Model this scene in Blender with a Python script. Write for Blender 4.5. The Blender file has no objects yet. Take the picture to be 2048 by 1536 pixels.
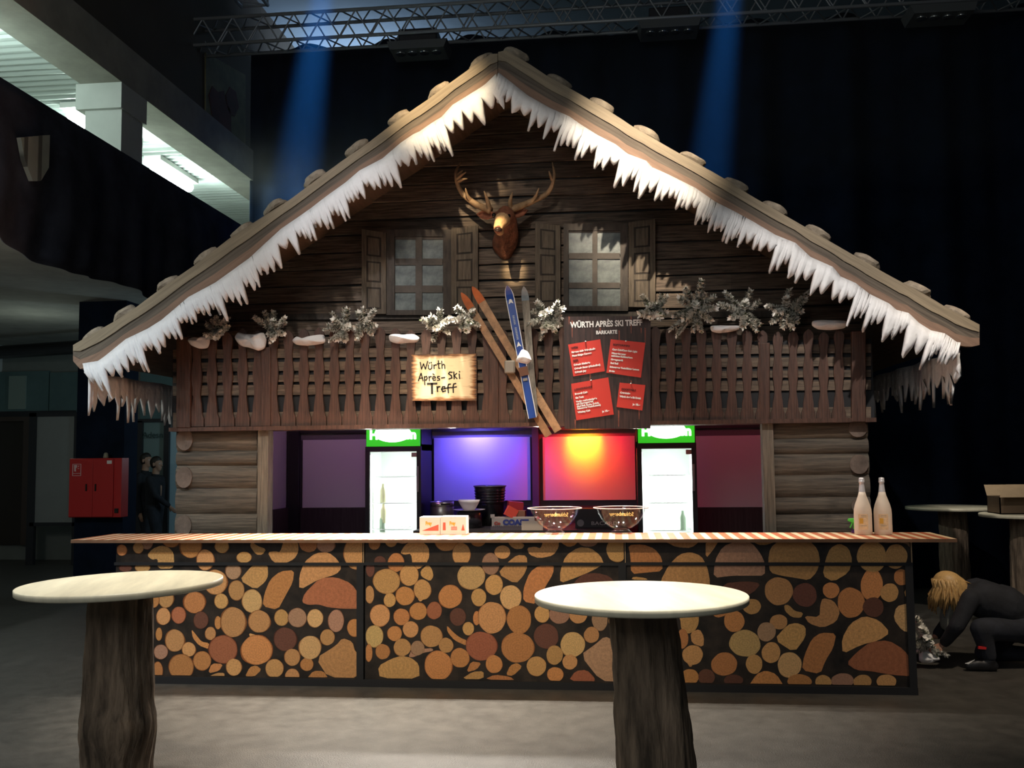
import bpy, bmesh, math, random
from mathutils import Vector, Matrix, Euler, noise
random.seed(7)
scene = bpy.context.scene
col = scene.collection
PI = math.pi

# ------------------------------------------------------------------ camera
F, W, H = 1954.0, 2048, 1536
CAM = Vector((3.9397, -7.3267, 1.7058))
yaw, pit, rol = -0.1078, 0.0749, -0.0103
fw = Vector((math.sin(yaw)*math.cos(pit), math.cos(yaw)*math.cos(pit), math.sin(pit)))
r0 = Vector((math.cos(yaw), -math.sin(yaw), 0)); u0 = r0.cross(fw)
RX = r0*math.cos(rol) + u0*math.sin(rol); UX = -r0*math.sin(rol) + u0*math.cos(rol)
cd = bpy.data.cameras.new('camera'); cam = bpy.data.objects.new('camera', cd); col.objects.link(cam)
cd.sensor_width = 36.0; cd.lens = F/W*36.0; cd.clip_end = 200
M3 = Matrix((RX, UX, -fw)).transposed()
cam.matrix_world = Matrix.Translation(CAM) @ M3.to_4x4()
scene.camera = cam

# ------------------------------------------------------------------ world, exposure, main lights
scene.view_settings.view_transform = 'Standard'
scene.view_settings.look = 'None'
scene.view_settings.exposure = 0.0
scene.view_settings.gamma = 1.0
scene.view_settings.use_curve_mapping = False
scene.cycles.use_denoising = True
scene.cycles.max_bounces = 6
scene.cycles.volume_bounces = 0
scene.cycles.sample_clamp_indirect = 4.0
wd = bpy.data.worlds.new('world'); scene.world = wd; wd.use_nodes = True
bg = wd.node_tree.nodes['Background']; bg.inputs[0].default_value = (0.55, 0.75, 1.0, 1); bg.inputs[1].default_value = 0.05

def lamp(kind, name, loc, target, power, color, angle=40, blend=0.4, radius=0.05, size=None):
    l = bpy.data.lights.new(name, kind); l.energy = power; l.color = color
    o = bpy.data.objects.new(name, l); col.objects.link(o); o.location = loc
    if target is not None:
        o.rotation_euler = (Vector(target)-Vector(loc)).to_track_quat('-Z', 'Y').to_euler()
    if kind == 'SPOT':
        l.spot_size = math.radians(angle); l.spot_blend = blend; l.shadow_soft_size = radius
    elif kind == 'POINT': l.shadow_soft_size = radius
    elif kind == 'AREA':
        l.size = size or 1.0
    return o
WARM = (1.0, 0.80, 0.56); WHITE = (1.0, 0.93, 0.82); COOL = (0.72, 0.86, 1.0)
# downlights fixed under the roof, behind the fascia
for x, p in ((1.15, 260), (1.8, 1100), (2.38, 1250), (3.58, 800), (4.3, 220), (5.1, 150)):
    lamp('SPOT', 'roof_downlight', (x, 0.62, 4.72-abs(x-3.0)*0.70-0.36), (x, -0.12, 0.5), p, WHITE, 62, 1.0, 0.03)
# spots on the front lighting bar above the visitors
lamp('SPOT', 'front_spot', (1.3, -2.9, 6.6), (1.44, -2.6, 1.1), 1150, WHITE, 15, 0.8, 0.06)
lamp('SPOT', 'front_spot', (4.1, -3.2, 6.6), (4.05, -2.92, 1.1), 2300, WHITE, 15, 0.8, 0.06)
lamp('SPOT', 'front_spot', (3.0, -3.9, 6.6), (2.8, -1.6, 0), 80, WHITE, 74, 1.0, 0.1)
lamp('SPOT', 'front_spot', (2.9, -4.5, 6.6), (2.55, 0.3, 4.62), 2600, (1.0, 0.76, 0.46), 11, 0.9, 0.06)
lamp('SPOT', 'front_spot', (3.6, -4.5, 6.6), (4.15, 0.3, 4.15), 3600, (1.0, 0.84, 0.64), 15, 1.0, 0.06)
lamp('SPOT', 'front_spot', (4.6, -4.5, 6.4), (5.75, 0.3, 2.9), 1150, (1.0, 0.92, 0.84), 24, 1.0, 0.06)
lamp('SPOT', 'front_spot', (2.0, -4.5, 6.4), (1.7, 0.3, 3.75), 420, (0.96, 0.95, 1.0), 15, 1.0, 0.06)
lamp('SPOT', 'front_spot', (2.0, -4.5, 6.4), (0.5, 0.3, 2.9), 230, (1.0, 0.90, 0.84), 20, 1.0, 0.06)
lamp('SPOT', 'front_spot', (2.2, -4.5, 6.4), (2.965, 0.70, 3.64), 6500, (1.0, 0.74, 0.40), 2.3, 1.0, 0.03)
lamp('SPOT', 'front_spot', (2.7, -4.5, 6.2), (2.38, 0.9, 2.42), 1500, (1.0, 0.80, 0.54), 7.0, 1.0, 0.03)
lamp('SPOT', 'front_spot', (3.0, -4.5, 6.4), (2.5, 0.9, 2.5), 420, (1.0, 0.85, 0.70), 40, 1.0, 0.1)
lamp('SPOT', 'side_fill', (7.6, -2.0, 6.6), (6.9, 0.6, 0.2), 800, (1.0, 0.84, 0.66), 42, 1.0, 0.1)  # added fill for the kneeling figure and the floor beside the counter
lamp('SPOT', 'side_fill', (7.6, 1.6, 6.6), (7.8, 3.4, 1.1), 420, (1.0, 0.93, 0.80), 22, 1.0, 0.1)  # added fill over the dim tables by the curtain
lamp('SPOT', 'hall_fill', (0.2, -5.0, 7.0), (-1.6, -0.5, 0), 1300, (0.80, 0.92, 1.0), 60, 1.0, 0.1)  # added cool fill standing in for ambient light on the floor
lamp('SPOT', 'front_spot', (3.0, -5.0, 6.2), (2.3, 0.0, 0.55), 1150, (1.0, 0.82, 0.58), 46, 1.0, 0.1)  # added warm fill for the counter front
lamp('AREA', 'hall_glow', (1.0, -10.0, 6.0), (1.0, 0.0, 2.0), 140, (0.95, 0.96, 0.92), size=5)  # broad fill standing in for the hall's bounced light
lamp('POINT', 'cabinet_fill', (-2.2, -1.0, 3.0), None, 70, (0.95, 0.96, 0.85), radius=0.2)  # unseen fill added to brighten the fire cabinet
# ------------------------------------------------------------------ helpers
def at(px, py, Y):
    d = fw + RX*((px-W/2)/F) + UX*((H/2-py)/F)
    return CAM + d*((Y-CAM.y)/d.y)
def atz(px, py, Z):
    d = fw + RX*((px-W/2)/F) + UX*((H/2-py)/F)
    return CAM + d*((Z-CAM.z)/d.z)
def atx(px, py, X):
    d = fw + RX*((px-W/2)/F) + UX*((H/2-py)/F)
    return CAM + d*((X-CAM.x)/d.x)
def dist(Y):  # metres per pixel at plane Y
    return (Y-CAM.y)/F

class MB:
    def __init__(s): s.v=[]; s.f=[]; s.m=[]; s.uv=None; s.c=None; s.sm=[]
    def add(s, vs, fs, m=0, smooth=False):
        b=len(s.v); s.v += [tuple(v) for v in vs]
        for f in fs: s.f.append([b+i for i in f]); s.m.append(m); s.sm.append(smooth)
        return s
    def box(s, a, b, m=0):
        x0,y0,z0=a; x1,y1,z1=b
        return s.add([(x0,y0,z0),(x1,y0,z0),(x1,y1,z0),(x0,y1,z0),(x0,y0,z1),(x1,y0,z1),(x1,y1,z1),(x0,y1,z1)],
            [(0,3,2,1),(4,5,6,7),(0,1,5,4),(1,2,6,5),(2,3,7,6),(3,0,4,7)],m)
    def tube(s, pts, rs, n=8, m=0, cap=True, sq=1.0):
        pts=[Vector(p) for p in pts]
        if not isinstance(rs,(list,tuple)): rs=[rs]*len(pts)
        vs=[]; fs=[]; up=None
        for i,p in enumerate(pts):
            t=(pts[min(i+1,len(pts)-1)]-pts[max(i-1,0)])
            t = t.normalized() if t.length>1e-9 else Vector((0,0,1))
            if up is None:
                up = t.orthogonal().normalized()
            up=(up-t*up.dot(t)); up = up.normalized() if up.length>1e-6 else t.orthogonal().normalized()
            w=t.cross(up)
            for k in range(n):
                a=2*PI*k/n
                vs.append(p+(up*math.cos(a)+w*math.sin(a)*sq)*rs[i])
        for i in range(len(pts)-1):
            for k in range(n):
                fs.append((i*n+k,i*n+(k+1)%n,(i+1)*n+(k+1)%n,(i+1)*n+k))
        if cap:
            fs.append(tuple(range(n-1,-1,-1))); L=(len(pts)-1)*n; fs.append(tuple(L+k for k in range(n)))
        return s.add(vs,fs,m,True)
    def lathe(s, prof, c=(0,0,0), n=32, m=0):
        vs=[];fs=[]
        for r,z in prof:
            for k in range(n):
                a=2*PI*k/n; vs.append((c[0]+r*math.cos(a),c[1]+r*math.sin(a),c[2]+z))
        for i in range(len(prof)-1):
            for k in range(n):
                fs.append((i*n+k,i*n+(k+1)%n,(i+1)*n+(k+1)%n,(i+1)*n+k))
        if prof[0][0]>1e-5: fs.append(tuple(range(n-1,-1,-1)))
        if prof[-1][0]>1e-5: L=(len(prof)-1)*n; fs.append(tuple(L+k for k in range(n)))
        return s.add(vs,fs,m,True)
    def prism(s, front, d, m=0, mside=None):
        # front: points (Vector), extruded by vector d
        n=len(front); d=Vector(d); vs=[Vector(p) for p in front]+[Vector(p)+d for p in front]
        b=len(s.v); s.v += [tuple(v) for v in vs]
        s.f.append([b+i for i in range(n)]); s.m.append(m); s.sm.append(False)
        s.f.append([b+n+i for i in reversed(range(n))]); s.m.append(m); s.sm.append(False)
        for i in range(n):
            j=(i+1)%n; s.f.append([b+j,b+i,b+n+i,b+n+j]); s.m.append(m if mside is None else mside); s.sm.append(False)
        return s
    def build(s, name, mats, parent=None, sub=0, bevel=0, loc=None, fix=True):
        me=bpy.data.meshes.new(name)
        if loc is not None: s.v=[(a-loc[0],b-loc[1],c-loc[2]) for a,b,c in s.v]
        me.from_pydata(s.v,[],s.f)
        if not isinstance(mats,(list,tuple)): mats=[mats]
        for m in mats: me.materials.append(m)
        for i,p in enumerate(me.polygons): p.material_index=s.m[i]; p.use_smooth=s.sm[i]
        me.update(); me.validate()
        if fix:
            bm=bmesh.new(); bm.from_mesh(me); bmesh.ops.recalc_face_normals(bm,faces=bm.faces); bm.to_mesh(me); bm.free()
        o=bpy.data.objects.new(name,me); col.objects.link(o)
        if loc is not None: o.location=loc
        if parent is not None:
            o.parent=parent
            pm=parent.matrix_world if False else Matrix.Translation(worldloc(parent))
            o.matrix_parent_inverse = Matrix.Identity(4)
            o.location = Vector(o.location)-worldloc(parent)
        if bevel:
            b=o.modifiers.new('bevel','BEVEL'); b.width=bevel; b.segments=2; b.limit_method='ANGLE'; b.angle_limit=math.radians(40)
        if sub:
            b=o.modifiers.new('subd','SUBSURF'); b.levels=sub; b.render_levels=sub
        return o
def worldloc(o):
    v=Vector((0,0,0))
    while o is not None: v+=Vector(o.location); o=o.parent
    return v
def tag(o,label=None,cat=None,group=None,kind=None):
    if label: o['label']=label
    if cat: o['category']=cat
    if group: o['group']=group
    if kind: o['kind']=kind
    return o
def thing(name,label,cat,loc=(0,0,0),group=None):
    o=bpy.data.objects.new(name,None); col.objects.link(o); o.location=loc; o.empty_display_size=0.1
    return tag(o,label,cat,group)
def struct(o): o['kind']='structure'; return o
def evaluated(o):
    dg=bpy.context.evaluated_depsgraph_get(); dg.update()
    return bpy.data.meshes.new_from_object(o.evaluated_get(dg),preserve_all_data_layers=True,depsgraph=dg)
def bake(o):
    me=evaluated(o); old=o.data; o.modifiers.clear(); o.data=me; return o

def mat(name, c, rough=0.6, metal=0.0, var=0.0, scale=8.0, stretch=(1,1,1), bump=0.0, island=0.0, emit=None, es=0.0, spec=0.5, c2=None, bscale=None):
    m=bpy.data.materials.new(name); m.use_nodes=True; nt=m.node_tree; N=nt.nodes; L=nt.links
    p=N['Principled BSDF']; p.inputs['Base Color'].default_value=(*c,1); p.inputs['Roughness'].default_value=rough
    p.inputs['Metallic'].default_value=metal; p.inputs['Specular IOR Level'].default_value=spec
    if emit: p.inputs['Emission Color'].default_value=(*emit,1); p.inputs['Emission Strength'].default_value=es
    out=None
    if var or bump:
        tc=N.new('ShaderNodeTexCoord'); mp=N.new('ShaderNodeMapping'); mp.inputs['Scale'].default_value=stretch
        L.new(tc.outputs['Object'],mp.inputs['Vector'])
        nz=N.new('ShaderNodeTexNoise'); nz.inputs['Scale'].default_value=scale; nz.inputs['Detail'].default_value=6; nz.inputs['Roughness'].default_value=0.65
        L.new(mp.outputs[0],nz.inputs['Vector'])
        if var:
            cr=N.new('ShaderNodeValToRGB'); L.new(nz.outputs['Fac'],cr.inputs['Fac'])
            lo=tuple(max(0,x*(1-var)) for x in c) if c2 is None else c2
            hi=tuple(min(1,x*(1+var)) for x in c)
            cr.color_ramp.elements[0].position=0.32; cr.color_ramp.elements[0].color=(*lo,1)
            cr.color_ramp.elements[1].position=0.68; cr.color_ramp.elements[1].color=(*hi,1)
            out=cr.outputs['Color']
        if bump:
            src=nz
            if bscale:
                src=N.new('ShaderNodeTexNoise'); src.inputs['Scale'].default_value=bscale; src.inputs['Detail'].default_value=4; L.new(mp.outputs[0],src.inputs['Vector'])
            b=N.new('ShaderNodeBump'); b.inputs['Strength'].default_value=bump; b.inputs['Distance'].default_value=0.02
            L.new(src.outputs['Fac'],b.inputs['Height']); L.new(b.outputs[0],p.inputs['Normal'])
    if island:
        g=N.new('ShaderNodeNewGeometry'); mr=N.new('ShaderNodeMapRange'); mr.inputs['To Min'].default_value=1-island; mr.inputs['To Max'].default_value=1+island
        L.new(g.outputs['Random Per Island'],mr.inputs['Value'])
        mx=N.new('ShaderNodeMix'); mx.data_type='RGBA'; mx.blend_type='MULTIPLY'; mx.inputs[0].default_value=1
        if out: L.new(out,mx.inputs[6])
        else: mx.inputs[6].default_value=(*c,1)
        L.new(mr.outputs[0],mx.inputs[7]); out=mx.outputs[2]
    if out: L.new(out,p.inputs['Base Color'])
    return m
def glassmat(name, tint=(1,1,1), gl=0.12):
    m=bpy.data.materials.new(name); m.use_nodes=True; nt=m.node_tree; N=nt.nodes; L=nt.links
    N.remove(N['Principled BSDF']); o=N['Material Output']
    t=N.new('ShaderNodeBsdfTransparent'); t.inputs[0].default_value=(*tint,1)
    g=N.new('ShaderNodeBsdfGlossy'); g.inputs['Roughness'].default_value=0.06
    fr=N.new('ShaderNodeLayerWeight'); fr.inputs[0].default_value=0.5
    pw=N.new('ShaderNodeMath'); pw.operation='POWER'; pw.inputs[1].default_value=4.0; L.new(fr.outputs['Facing'],pw.inputs[0])
    ml=N.new('ShaderNodeMath'); ml.operation='MULTIPLY'; ml.inputs[1].default_value=0.5; L.new(pw.outputs[0],ml.inputs[0])
    mt=N.new('ShaderNodeMath'); mt.operation='MAXIMUM'; mt.inputs[1].default_value=gl; L.new(ml.outputs[0],mt.inputs[0])
    x=N.new('ShaderNodeMixShader'); L.new(mt.outputs[0],x.inputs[0]); L.new(t.outputs[0],x.inputs[1]); L.new(g.outputs[0],x.inputs[2]); L.new(x.outputs[0],o.inputs[0])
    return m
def stripes(name, c1, c2, period, axis='X', duty=0.5, rough=0.5, var=0.25, edge=0.04):
    m=mat(name,c1,rough); nt=m.node_tree; N=nt.nodes; L=nt.links; p=N['Principled BSDF']
    tc=N.new('ShaderNodeTexCoord'); sp=N.new('ShaderNodeSeparateXYZ'); L.new(tc.outputs['Object'],sp.inputs[0])
    d=N.new('ShaderNodeMath'); d.operation='DIVIDE'; d.inputs[1].default_value=period; L.new(sp.outputs[axis],d.inputs[0])
    fr=N.new('ShaderNodeMath'); fr.operation='FRACT'; L.new(d.outputs[0],fr.inputs[0])
    cr=N.new('ShaderNodeValToRGB'); cr.color_ramp.elements[0].position=duty-edge; cr.color_ramp.elements[0].color=(*c1,1)
    cr.color_ramp.elements[1].position=duty+edge; cr.color_ramp.elements[1].color=(*c2,1)
    L.new(fr.outputs[0],cr.inputs[0])
    nz=N.new('ShaderNodeTexNoise'); nz.inputs['Scale'].default_value=6; nz.inputs['Detail'].default_value=5; L.new(tc.outputs['Object'],nz.inputs['Vector'])
    mr=N.new('ShaderNodeMapRange'); mr.inputs['To Min'].default_value=1-var; mr.inputs['To Max'].default_value=1+var; L.new(nz.outputs['Fac'],mr.inputs['Value'])
    mx=N.new('ShaderNodeMix'); mx.data_type='RGBA'; mx.blend_type='MULTIPLY'; mx.inputs[0].default_value=1
    L.new(cr.outputs[0],mx.inputs[6]); L.new(mr.outputs[0],mx.inputs[7]); L.new(mx.outputs[2],p.inputs['Base Color'])
    return m
def text(name, body, size, origin, mtl, parent=None, xdir=(1,0,0), ydir=(0,0,1), bold=0.0, xs=1.0, align='LEFT', extrude=0.001, spacing=1.0, warp=None):
    c=bpy.data.curves.new(name,'FONT'); c.body=body; c.size=size; c.offset=bold; c.extrude=extrude; c.align_x=align; c.space_character=spacing; c.resolution_u=3
    t=bpy.data.objects.new(name,c); col.objects.link(t)
    me=evaluated(t); bpy.data.objects.remove(t)
    xd=Vector(xdir).normalized(); yd=Vector(ydir).normalized(); zd=xd.cross(yd); o0=Vector(origin)
    base = worldloc(parent) if parent is not None else Vector((0,0,0))
    for v in me.vertices:
        x,y,z=v.co
        q = warp(x*xs,y,z) if warp else o0+xd*(x*xs)+yd*y+zd*z
        v.co=q-base
    me.materials.clear(); me.materials.append(mtl)
    o=bpy.data.objects.new(name,me); col.objects.link(o)
    if parent is not None: o.parent=parent
    return o
def quadgrid(fn, nu, nv, mats, name, parent=None, smooth=True, thick=0.0):
    mb=MB(); vs=[fn(i/nu,j/nv) for j in range(nv+1) for i in range(nu+1)]
    fs=[(j*(nu+1)+i,j*(nu+1)+i+1,(j+1)*(nu+1)+i+1,(j+1)*(nu+1)+i) for j in range(nv) for i in range(nu)]
    mb.add(vs,fs,0,smooth); o=mb.build(name,mats,parent,fix=False)
    if thick:
        s=o.modifiers.new('solid','SOLIDIFY'); s.thickness=thick; s.offset=0
    return o
def blobs(name, caps, voxel, mtl, parent=None, smooth=6, mats=None, pick=None):
    """caps: (p0,r0,p1,r1) tapered limbs or (centre,(rx,ry,rz),euler) ellipsoids, fused into one surface"""
    bm=bmesh.new()
    for c in caps:
        if len(c)==3:
            q=Euler(c[2]).to_matrix().to_4x4(); M=Matrix.Translation(Vector(c[0]))@q@Matrix.Diagonal((*c[1],1))
            bmesh.ops.create_icosphere(bm,subdivisions=3,radius=1,matrix=M)
        else:
            p0,r0_,p1,r1_=Vector(c[0]),c[1],Vector(c[2]),c[3]; d=p1-p0
            q=d.to_track_quat('Z','Y').to_matrix().to_4x4()
            bmesh.ops.create_cone(bm,cap_ends=True,segments=16,radius1=r0_,radius2=r1_,depth=d.length,matrix=Matrix.Translation((p0+p1)/2)@q)
            bmesh.ops.create_icosphere(bm,subdivisions=2,radius=r0_,matrix=Matrix.Translation(p0))
            bmesh.ops.create_icosphere(bm,subdivisions=2,radius=r1_,matrix=Matrix.Translation(p1))
    me=bpy.data.meshes.new(name); bm.to_mesh(me); bm.free()
    o=bpy.data.objects.new(name,me); col.objects.link(o)
    r=o.modifiers.new('re','REMESH'); r.mode='VOXEL'; r.voxel_size=voxel; r.use_smooth_shade=True
    if smooth:
        s=o.modifiers.new('sm','SMOOTH'); s.iterations=smooth; s.factor=0.5
    bake(o)
    o.data.materials.clear()
    for m in (mats or [mtl]): o.data.materials.append(m)
    for p in o.data.polygons:
        p.use_smooth=True
        if pick: p.material_index=pick(o.data.vertices[p.vertices[0]].co)
    if parent is not None:
        b=worldloc(parent)
        for v in o.data.vertices: v.co-=b
        o.parent=parent
    return o
def copy_tree(o, parent=None):
    c=o.copy(); col.objects.link(c); c.parent=parent
    for ch in list(o.children): copy_tree(ch,c)
    return c

# ------------------------------------------------------------------ materials
BLACK=mat('black_paint',(0.012,0.012,0.014),0.55)
CLOTH=mat('black_cloth',(0.007,0.013,0.028),0.95,var=0.3,scale=3,spec=0.1)
DRAPE=mat('navy_cloth',(0.040,0.043,0.060),0.95,var=0.4,scale=2,spec=0.1)
CONC=mat('concrete',(0.34,0.33,0.29),0.9,var=0.15,scale=3)
WPAINT=mat('pale_paint',(0.55,0.57,0.55),0.85,var=0.06,scale=3)
FLOORM=mat('hall_floor',(0.070,0.064,0.055),0.38,var=0.28,scale=7,bump=0.25,bscale=120)
ALU=mat('aluminium',(0.42,0.44,0.45),0.4,0.3)
DMETAL=mat('dark_metal',(0.05,0.05,0.055),0.4,0.6)
GABLE=mat('weathered_dark_plank',(0.118,0.088,0.066),0.75,var=0.8,scale=3,stretch=(1.2,6,22),bump=0.5,island=0.3)
LOGW=mat('weathered_log',(0.092,0.074,0.055),0.7,var=0.6,scale=3,stretch=(1.0,6,16),bump=0.4,island=0.2)
JAMB=mat('grey_post',(0.15,0.128,0.100),0.75,var=0.5,scale=3,stretch=(20,6,1),bump=0.3)
SHUT=mat('shutter_wood',(0.115,0.090,0.064),0.75,var=0.45,scale=3,stretch=(18,6,1.5),bump=0.3)
SHUTD=mat('shutter_groove',(0.028,0.020,0.014),0.75,var=0.45,scale=3,stretch=(18,6,1.5),bump=0.3)
WFRAME=mat('window_wood',(0.055,0.043,0.034),0.7,var=0.4,scale=4,stretch=(8,4,2))
PANE=mat('painted_pane',(0.125,0.145,0.135),0.35,var=0.4,scale=6.5,stretch=(1,1,1.3),c2=(0.030,0.042,0.045))
PICK=mat('stained_picket',(0.078,0.038,0.026),0.45,var=0.45,scale=3,stretch=(20,6,1.4),bump=0.25,island=0.2)
BACKB=mat('backing_board',(0.125,0.088,0.060),0.6,var=0.6,scale=3,stretch=(1.5,6,16))
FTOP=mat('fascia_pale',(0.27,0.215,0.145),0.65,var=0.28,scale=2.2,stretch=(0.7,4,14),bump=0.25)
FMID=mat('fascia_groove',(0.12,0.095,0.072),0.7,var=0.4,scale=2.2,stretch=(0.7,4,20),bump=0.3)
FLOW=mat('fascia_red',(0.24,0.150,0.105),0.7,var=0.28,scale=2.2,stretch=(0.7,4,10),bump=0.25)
STONE=mat('roof_stone',(0.30,0.25,0.19),0.8,var=0.45,scale=9,bump=0.6)
SOFF=mat('soffit_boards',(0.09,0.055,0.035),0.7,var=0.4,scale=3,stretch=(14,1,14))
SNOW=mat('white_fleece',(0.86,0.86,0.88),0.95,var=0.06,scale=6,bump=0.5,bscale=14,spec=0.1)
TWIG=mat('twig',(0.07,0.06,0.035),0.8)
def frost():
    m=mat('frosted_needles',(0.6,0.57,0.48),0.9,spec=0.1); nt=m.node_tree; N=nt.nodes; L=nt.links
    g=N.new('ShaderNodeNewGeometry'); cr=N.new('ShaderNodeValToRGB'); L.new(g.outputs['Random Per Island'],cr.inputs[0])
    cr.color_ramp.elements[0].color=(0.10,0.12,0.06,1); cr.color_ramp.elements[0].position=0.05
    cr.color_ramp.elements[1].color=(0.93,0.90,0.84,1); cr.color_ramp.elements[1].position=0.36
    L.new(cr.outputs[0],N['Principled BSDF'].inputs['Base Color']); return m
FROST=frost()
TABLE=mat('pale_maple_top',(0.78,0.72,0.54),0.42,var=0.16,scale=2.0,stretch=(4,0.6,1))
BARK=mat('bark',(0.20,0.145,0.10),0.9,var=0.7,scale=5,stretch=(3.0,3.0,0.5),bump=1.0,bscale=9)
BARTOP=stripes('striped_boards',(0.52,0.155,0.070),(0.84,0.63,0.40),0.1,'X',0.55,0.45)
BAREDGE=mat('bar_edge',(0.17,0.085,0.045),0.6,var=0.3,scale=5)
WHITE_M=mat('white_plastic',(0.82,0.82,0.80),0.5)
CARD=mat('cardboard',(0.42,0.30,0.18),0.85,var=0.12,scale=5)
INK=mat('black_ink',(0.012,0.010,0.008),0.7)
RED=mat('red_enamel',(0.52,0.022,0.022),0.4)

# ------------------------------------------------------------------ setting
struct(MB().box((-16,-11,-0.2),(16,15,0)).build('floor',FLOORM))
struct(MB().box((-16,-11,9.0),(16,15,9.2)).build('ceiling',mat('hall_ceiling',(0.22,0.27,0.30),0.9,var=0.1,scale=0.6)))
struct(MB().box((-16,14.0,0),(16,14.3,9)).build('wall_back',mat('hall_back_wall',(0.24,0.30,0.31),0.9,var=0.12,scale=0.5)))
struct(MB().box((15.7,-11,0),(16,14,9)).build('wall_right',CLOTH))
struct(MB().box((-7.3,-11,0),(-7.0,14,9)).build('wall_left',WPAINT))
# gallery along one side of the hall
GX=-1.1
g=MB(); g.box((-7.0,-6,3.8),(GX-0.25,10.5,4.05)); g.box((GX-0.25,-6,3.72),(GX,10.5,4.05))
struct(g.build('gallery_slab',CONC))
g=MB(); g.box((GX-0.45,-6,5.62),(GX,10.5,6.05))
struct(g.build('gallery_beam',CONC))
struct(MB().box((GX-0.75,-6,6.05),(GX-0.55,14,9)).build('wall_upper',mat('upper_wall',(0.115,0.095,0.07),0.9,var=0.1,scale=1)))
def corr(u,v):
    y=-5+15.5*v
    return (GX-0.45-5.3*u, y, 5.85+0.03*math.sin(y*2*PI/0.14))
struct(quadgrid(corr,1,760,mat('corrugated_metal',(0.42,0.46,0.45),0.5,0.2),'gallery_ceiling',smooth=False))
# tall pillar on the gallery
c0=atx(285,270,GX-0.02); 
t=MB(); py=c0.y
t.box((GX-0.42,py-0.45,4.05),(GX-0.02,py,5.62)).box((GX-0.50,py-0.50,5.35),(GX+0.0,py+0.05,5.62))
struct(t.build('gallery_column',WPAINT))
# fluorescent tubes
TUBE=mat('fluorescent_tube',(1,1,1),0.5,emit=(0.80,1.0,0.90),es=60)
for i,(ya,yb) in enumerate(((3.0,4.5),(5.0,6.2))):
    o=thing('ceiling_tube_light',['white fluorescent tube on the corrugated gallery ceiling, before the pillar','white fluorescent tube on the corrugated gallery ceiling, beyond the pillar'][i],'ceiling light',(-2.25,(ya+yb)/2,5.6),'fluorescent tubes over the gallery')
    MB().box((-2.37,ya,5.76),(-2.13,yb,5.825)).build('housing',WHITE_M,o)
    MB().tube([(-2.25,ya+0.05,5.70),(-2.25,yb-0.05,5.70)],0.07,10).build('tube',TUBE,o)
    lamp('POINT','tube_glow',(-2.25,(ya+yb)/2,5.40),None,34,(0.8,1.0,0.9),radius=0.2)
lamp('POINT','tube_glow',(-2.25,0.6,5.40),None,60,(0.8,1.0,0.9),radius=0.2)
# black drape over the gallery railing
def drape(u,v):
    y=-4+13.3*u
    s=(0.05*math.sin(u*70)+0.03*math.sin(u*173+1))*min(1,max(0,(4.9-y)/1.0)); bl=min(1,max(0.0,(5.2-y)/1.0))
    zt=4.87; zb=3.55+0.10*math.sin(u*9.0+0.5)+0.05*math.sin(u*31)
    z=zt+(zb-zt)*v
    return (GX+0.03+s*v*0.8+0.10*bl*math.sin(v*PI)*(0.6+0.4*math.sin(u*23)), y, z)
tag(quadgrid(drape,260,14,DRAPE,'gallery_drape',thick=0.01),'long dark navy cloth draped over the gallery railing','drape')
# striped panel imitating a gap in the drape with lit columns behind
P=[atx(42,275,GX+0.17),atx(100,270,GX+0.17),atx(98,335,GX+0.17),atx(82,362,GX+0.17),atx(66,362,GX+0.17),atx(50,320,GX+0.17)]
SC=stripes('gap_stripes',(0.30,0.33,0.29),(0.09,0.10,0.09),0.2,'Y',0.72,0.9)
tag(MB().prism(P,(-0.04,0,0)).build('drape_gap_panel',SC),'pale grey striped panel imitating a lit gap in the gallery drape','cloth')
# black stage curtain (heavy folds) behind the hut
cl=at(497,300,5.6).x; CTOP=at(497,103,5.6).z
def curtain(u,v):
    x=cl+(16-cl)*u
    return (x, 5.6+0.10*math.sin(x*5.2)+0.05*math.sin(x*11.3+1), CTOP*v)
tag(quadgrid(curtain,420,6,CLOTH,'stage_curtain',thick=0.02),'tall black stage curtain hanging behind the wooden hut','curtain')
# column with fire cabinet below the gallery
a=at(158,640,4.7); b=at(279,640,5.05)
struct(MB().box((a.x,4.7,0),(b.x,5.05,3.8)).build('gallery_pillar',CLOTH))
# wall, glazing and doors under the gallery
WY=9.0
TEAL=mat('teal_glazing',(0.10,0.17,0.17),0.25,var=0.2,scale=1)
struct(MB().box((-7.0,WY,0),(cl+0.4,WY+0.2,3.8)).build('wall_under_gallery',mat('under_gallery_wall',(0.22,0.24,0.22),0.85,var=0.1,scale=2)))
def wpx(x0,y0,x1,y1,Y,d,m,name,parent=None):
    a=at(x0,y0,Y); b=at(x1,y1,Y)
    return MB().box((a.x,Y,b.z),(b.x,Y+d,a.z)).build(name,m,parent)
def winpart(n,x0,y0,x1,y1,m=TEAL):
    o=wpx(x0,y0,x1,y1,WY-0.06,0.05,m,n); struct(o); return o
w1=winpart('window_1',-60,745,96,826); wpx(18,752,50,818,WY-0.09,0.03,mat('lit_glass',(0.26,0.34,0.30),0.3),'pane',w1); wpx(-60,824,150,832,WY-0.10,0.05,DMETAL,'window_sill',w1)
w2=winpart('window_2',100,745,165,826)
w3=winpart('window_3',282,690,358,838)
d1=winpart('door_1',280,842,334,1100,mat('glass_door',(0.20,0.28,0.27),0.3))
fr=MB()
for (x0,y0,x1,y1) in ((276,838,338,844),(329,842,335,1100),(276,842,281,1100)):
    a=at(x0,y0,WY-0.1); b=at(x1,y1,WY-0.1); fr.box((a.x,WY-0.12,max(b.z,0)),(b.x,WY-0.06,a.z))
fr.build('door_frame',DMETAL,d1)
p=at(286,876,WY-0.1); text('lettering','Adesn',0.15,(p.x,WY-0.13,p.z),mat('door_ink',(0.02,0.05,0.05),0.6),d1)
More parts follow.
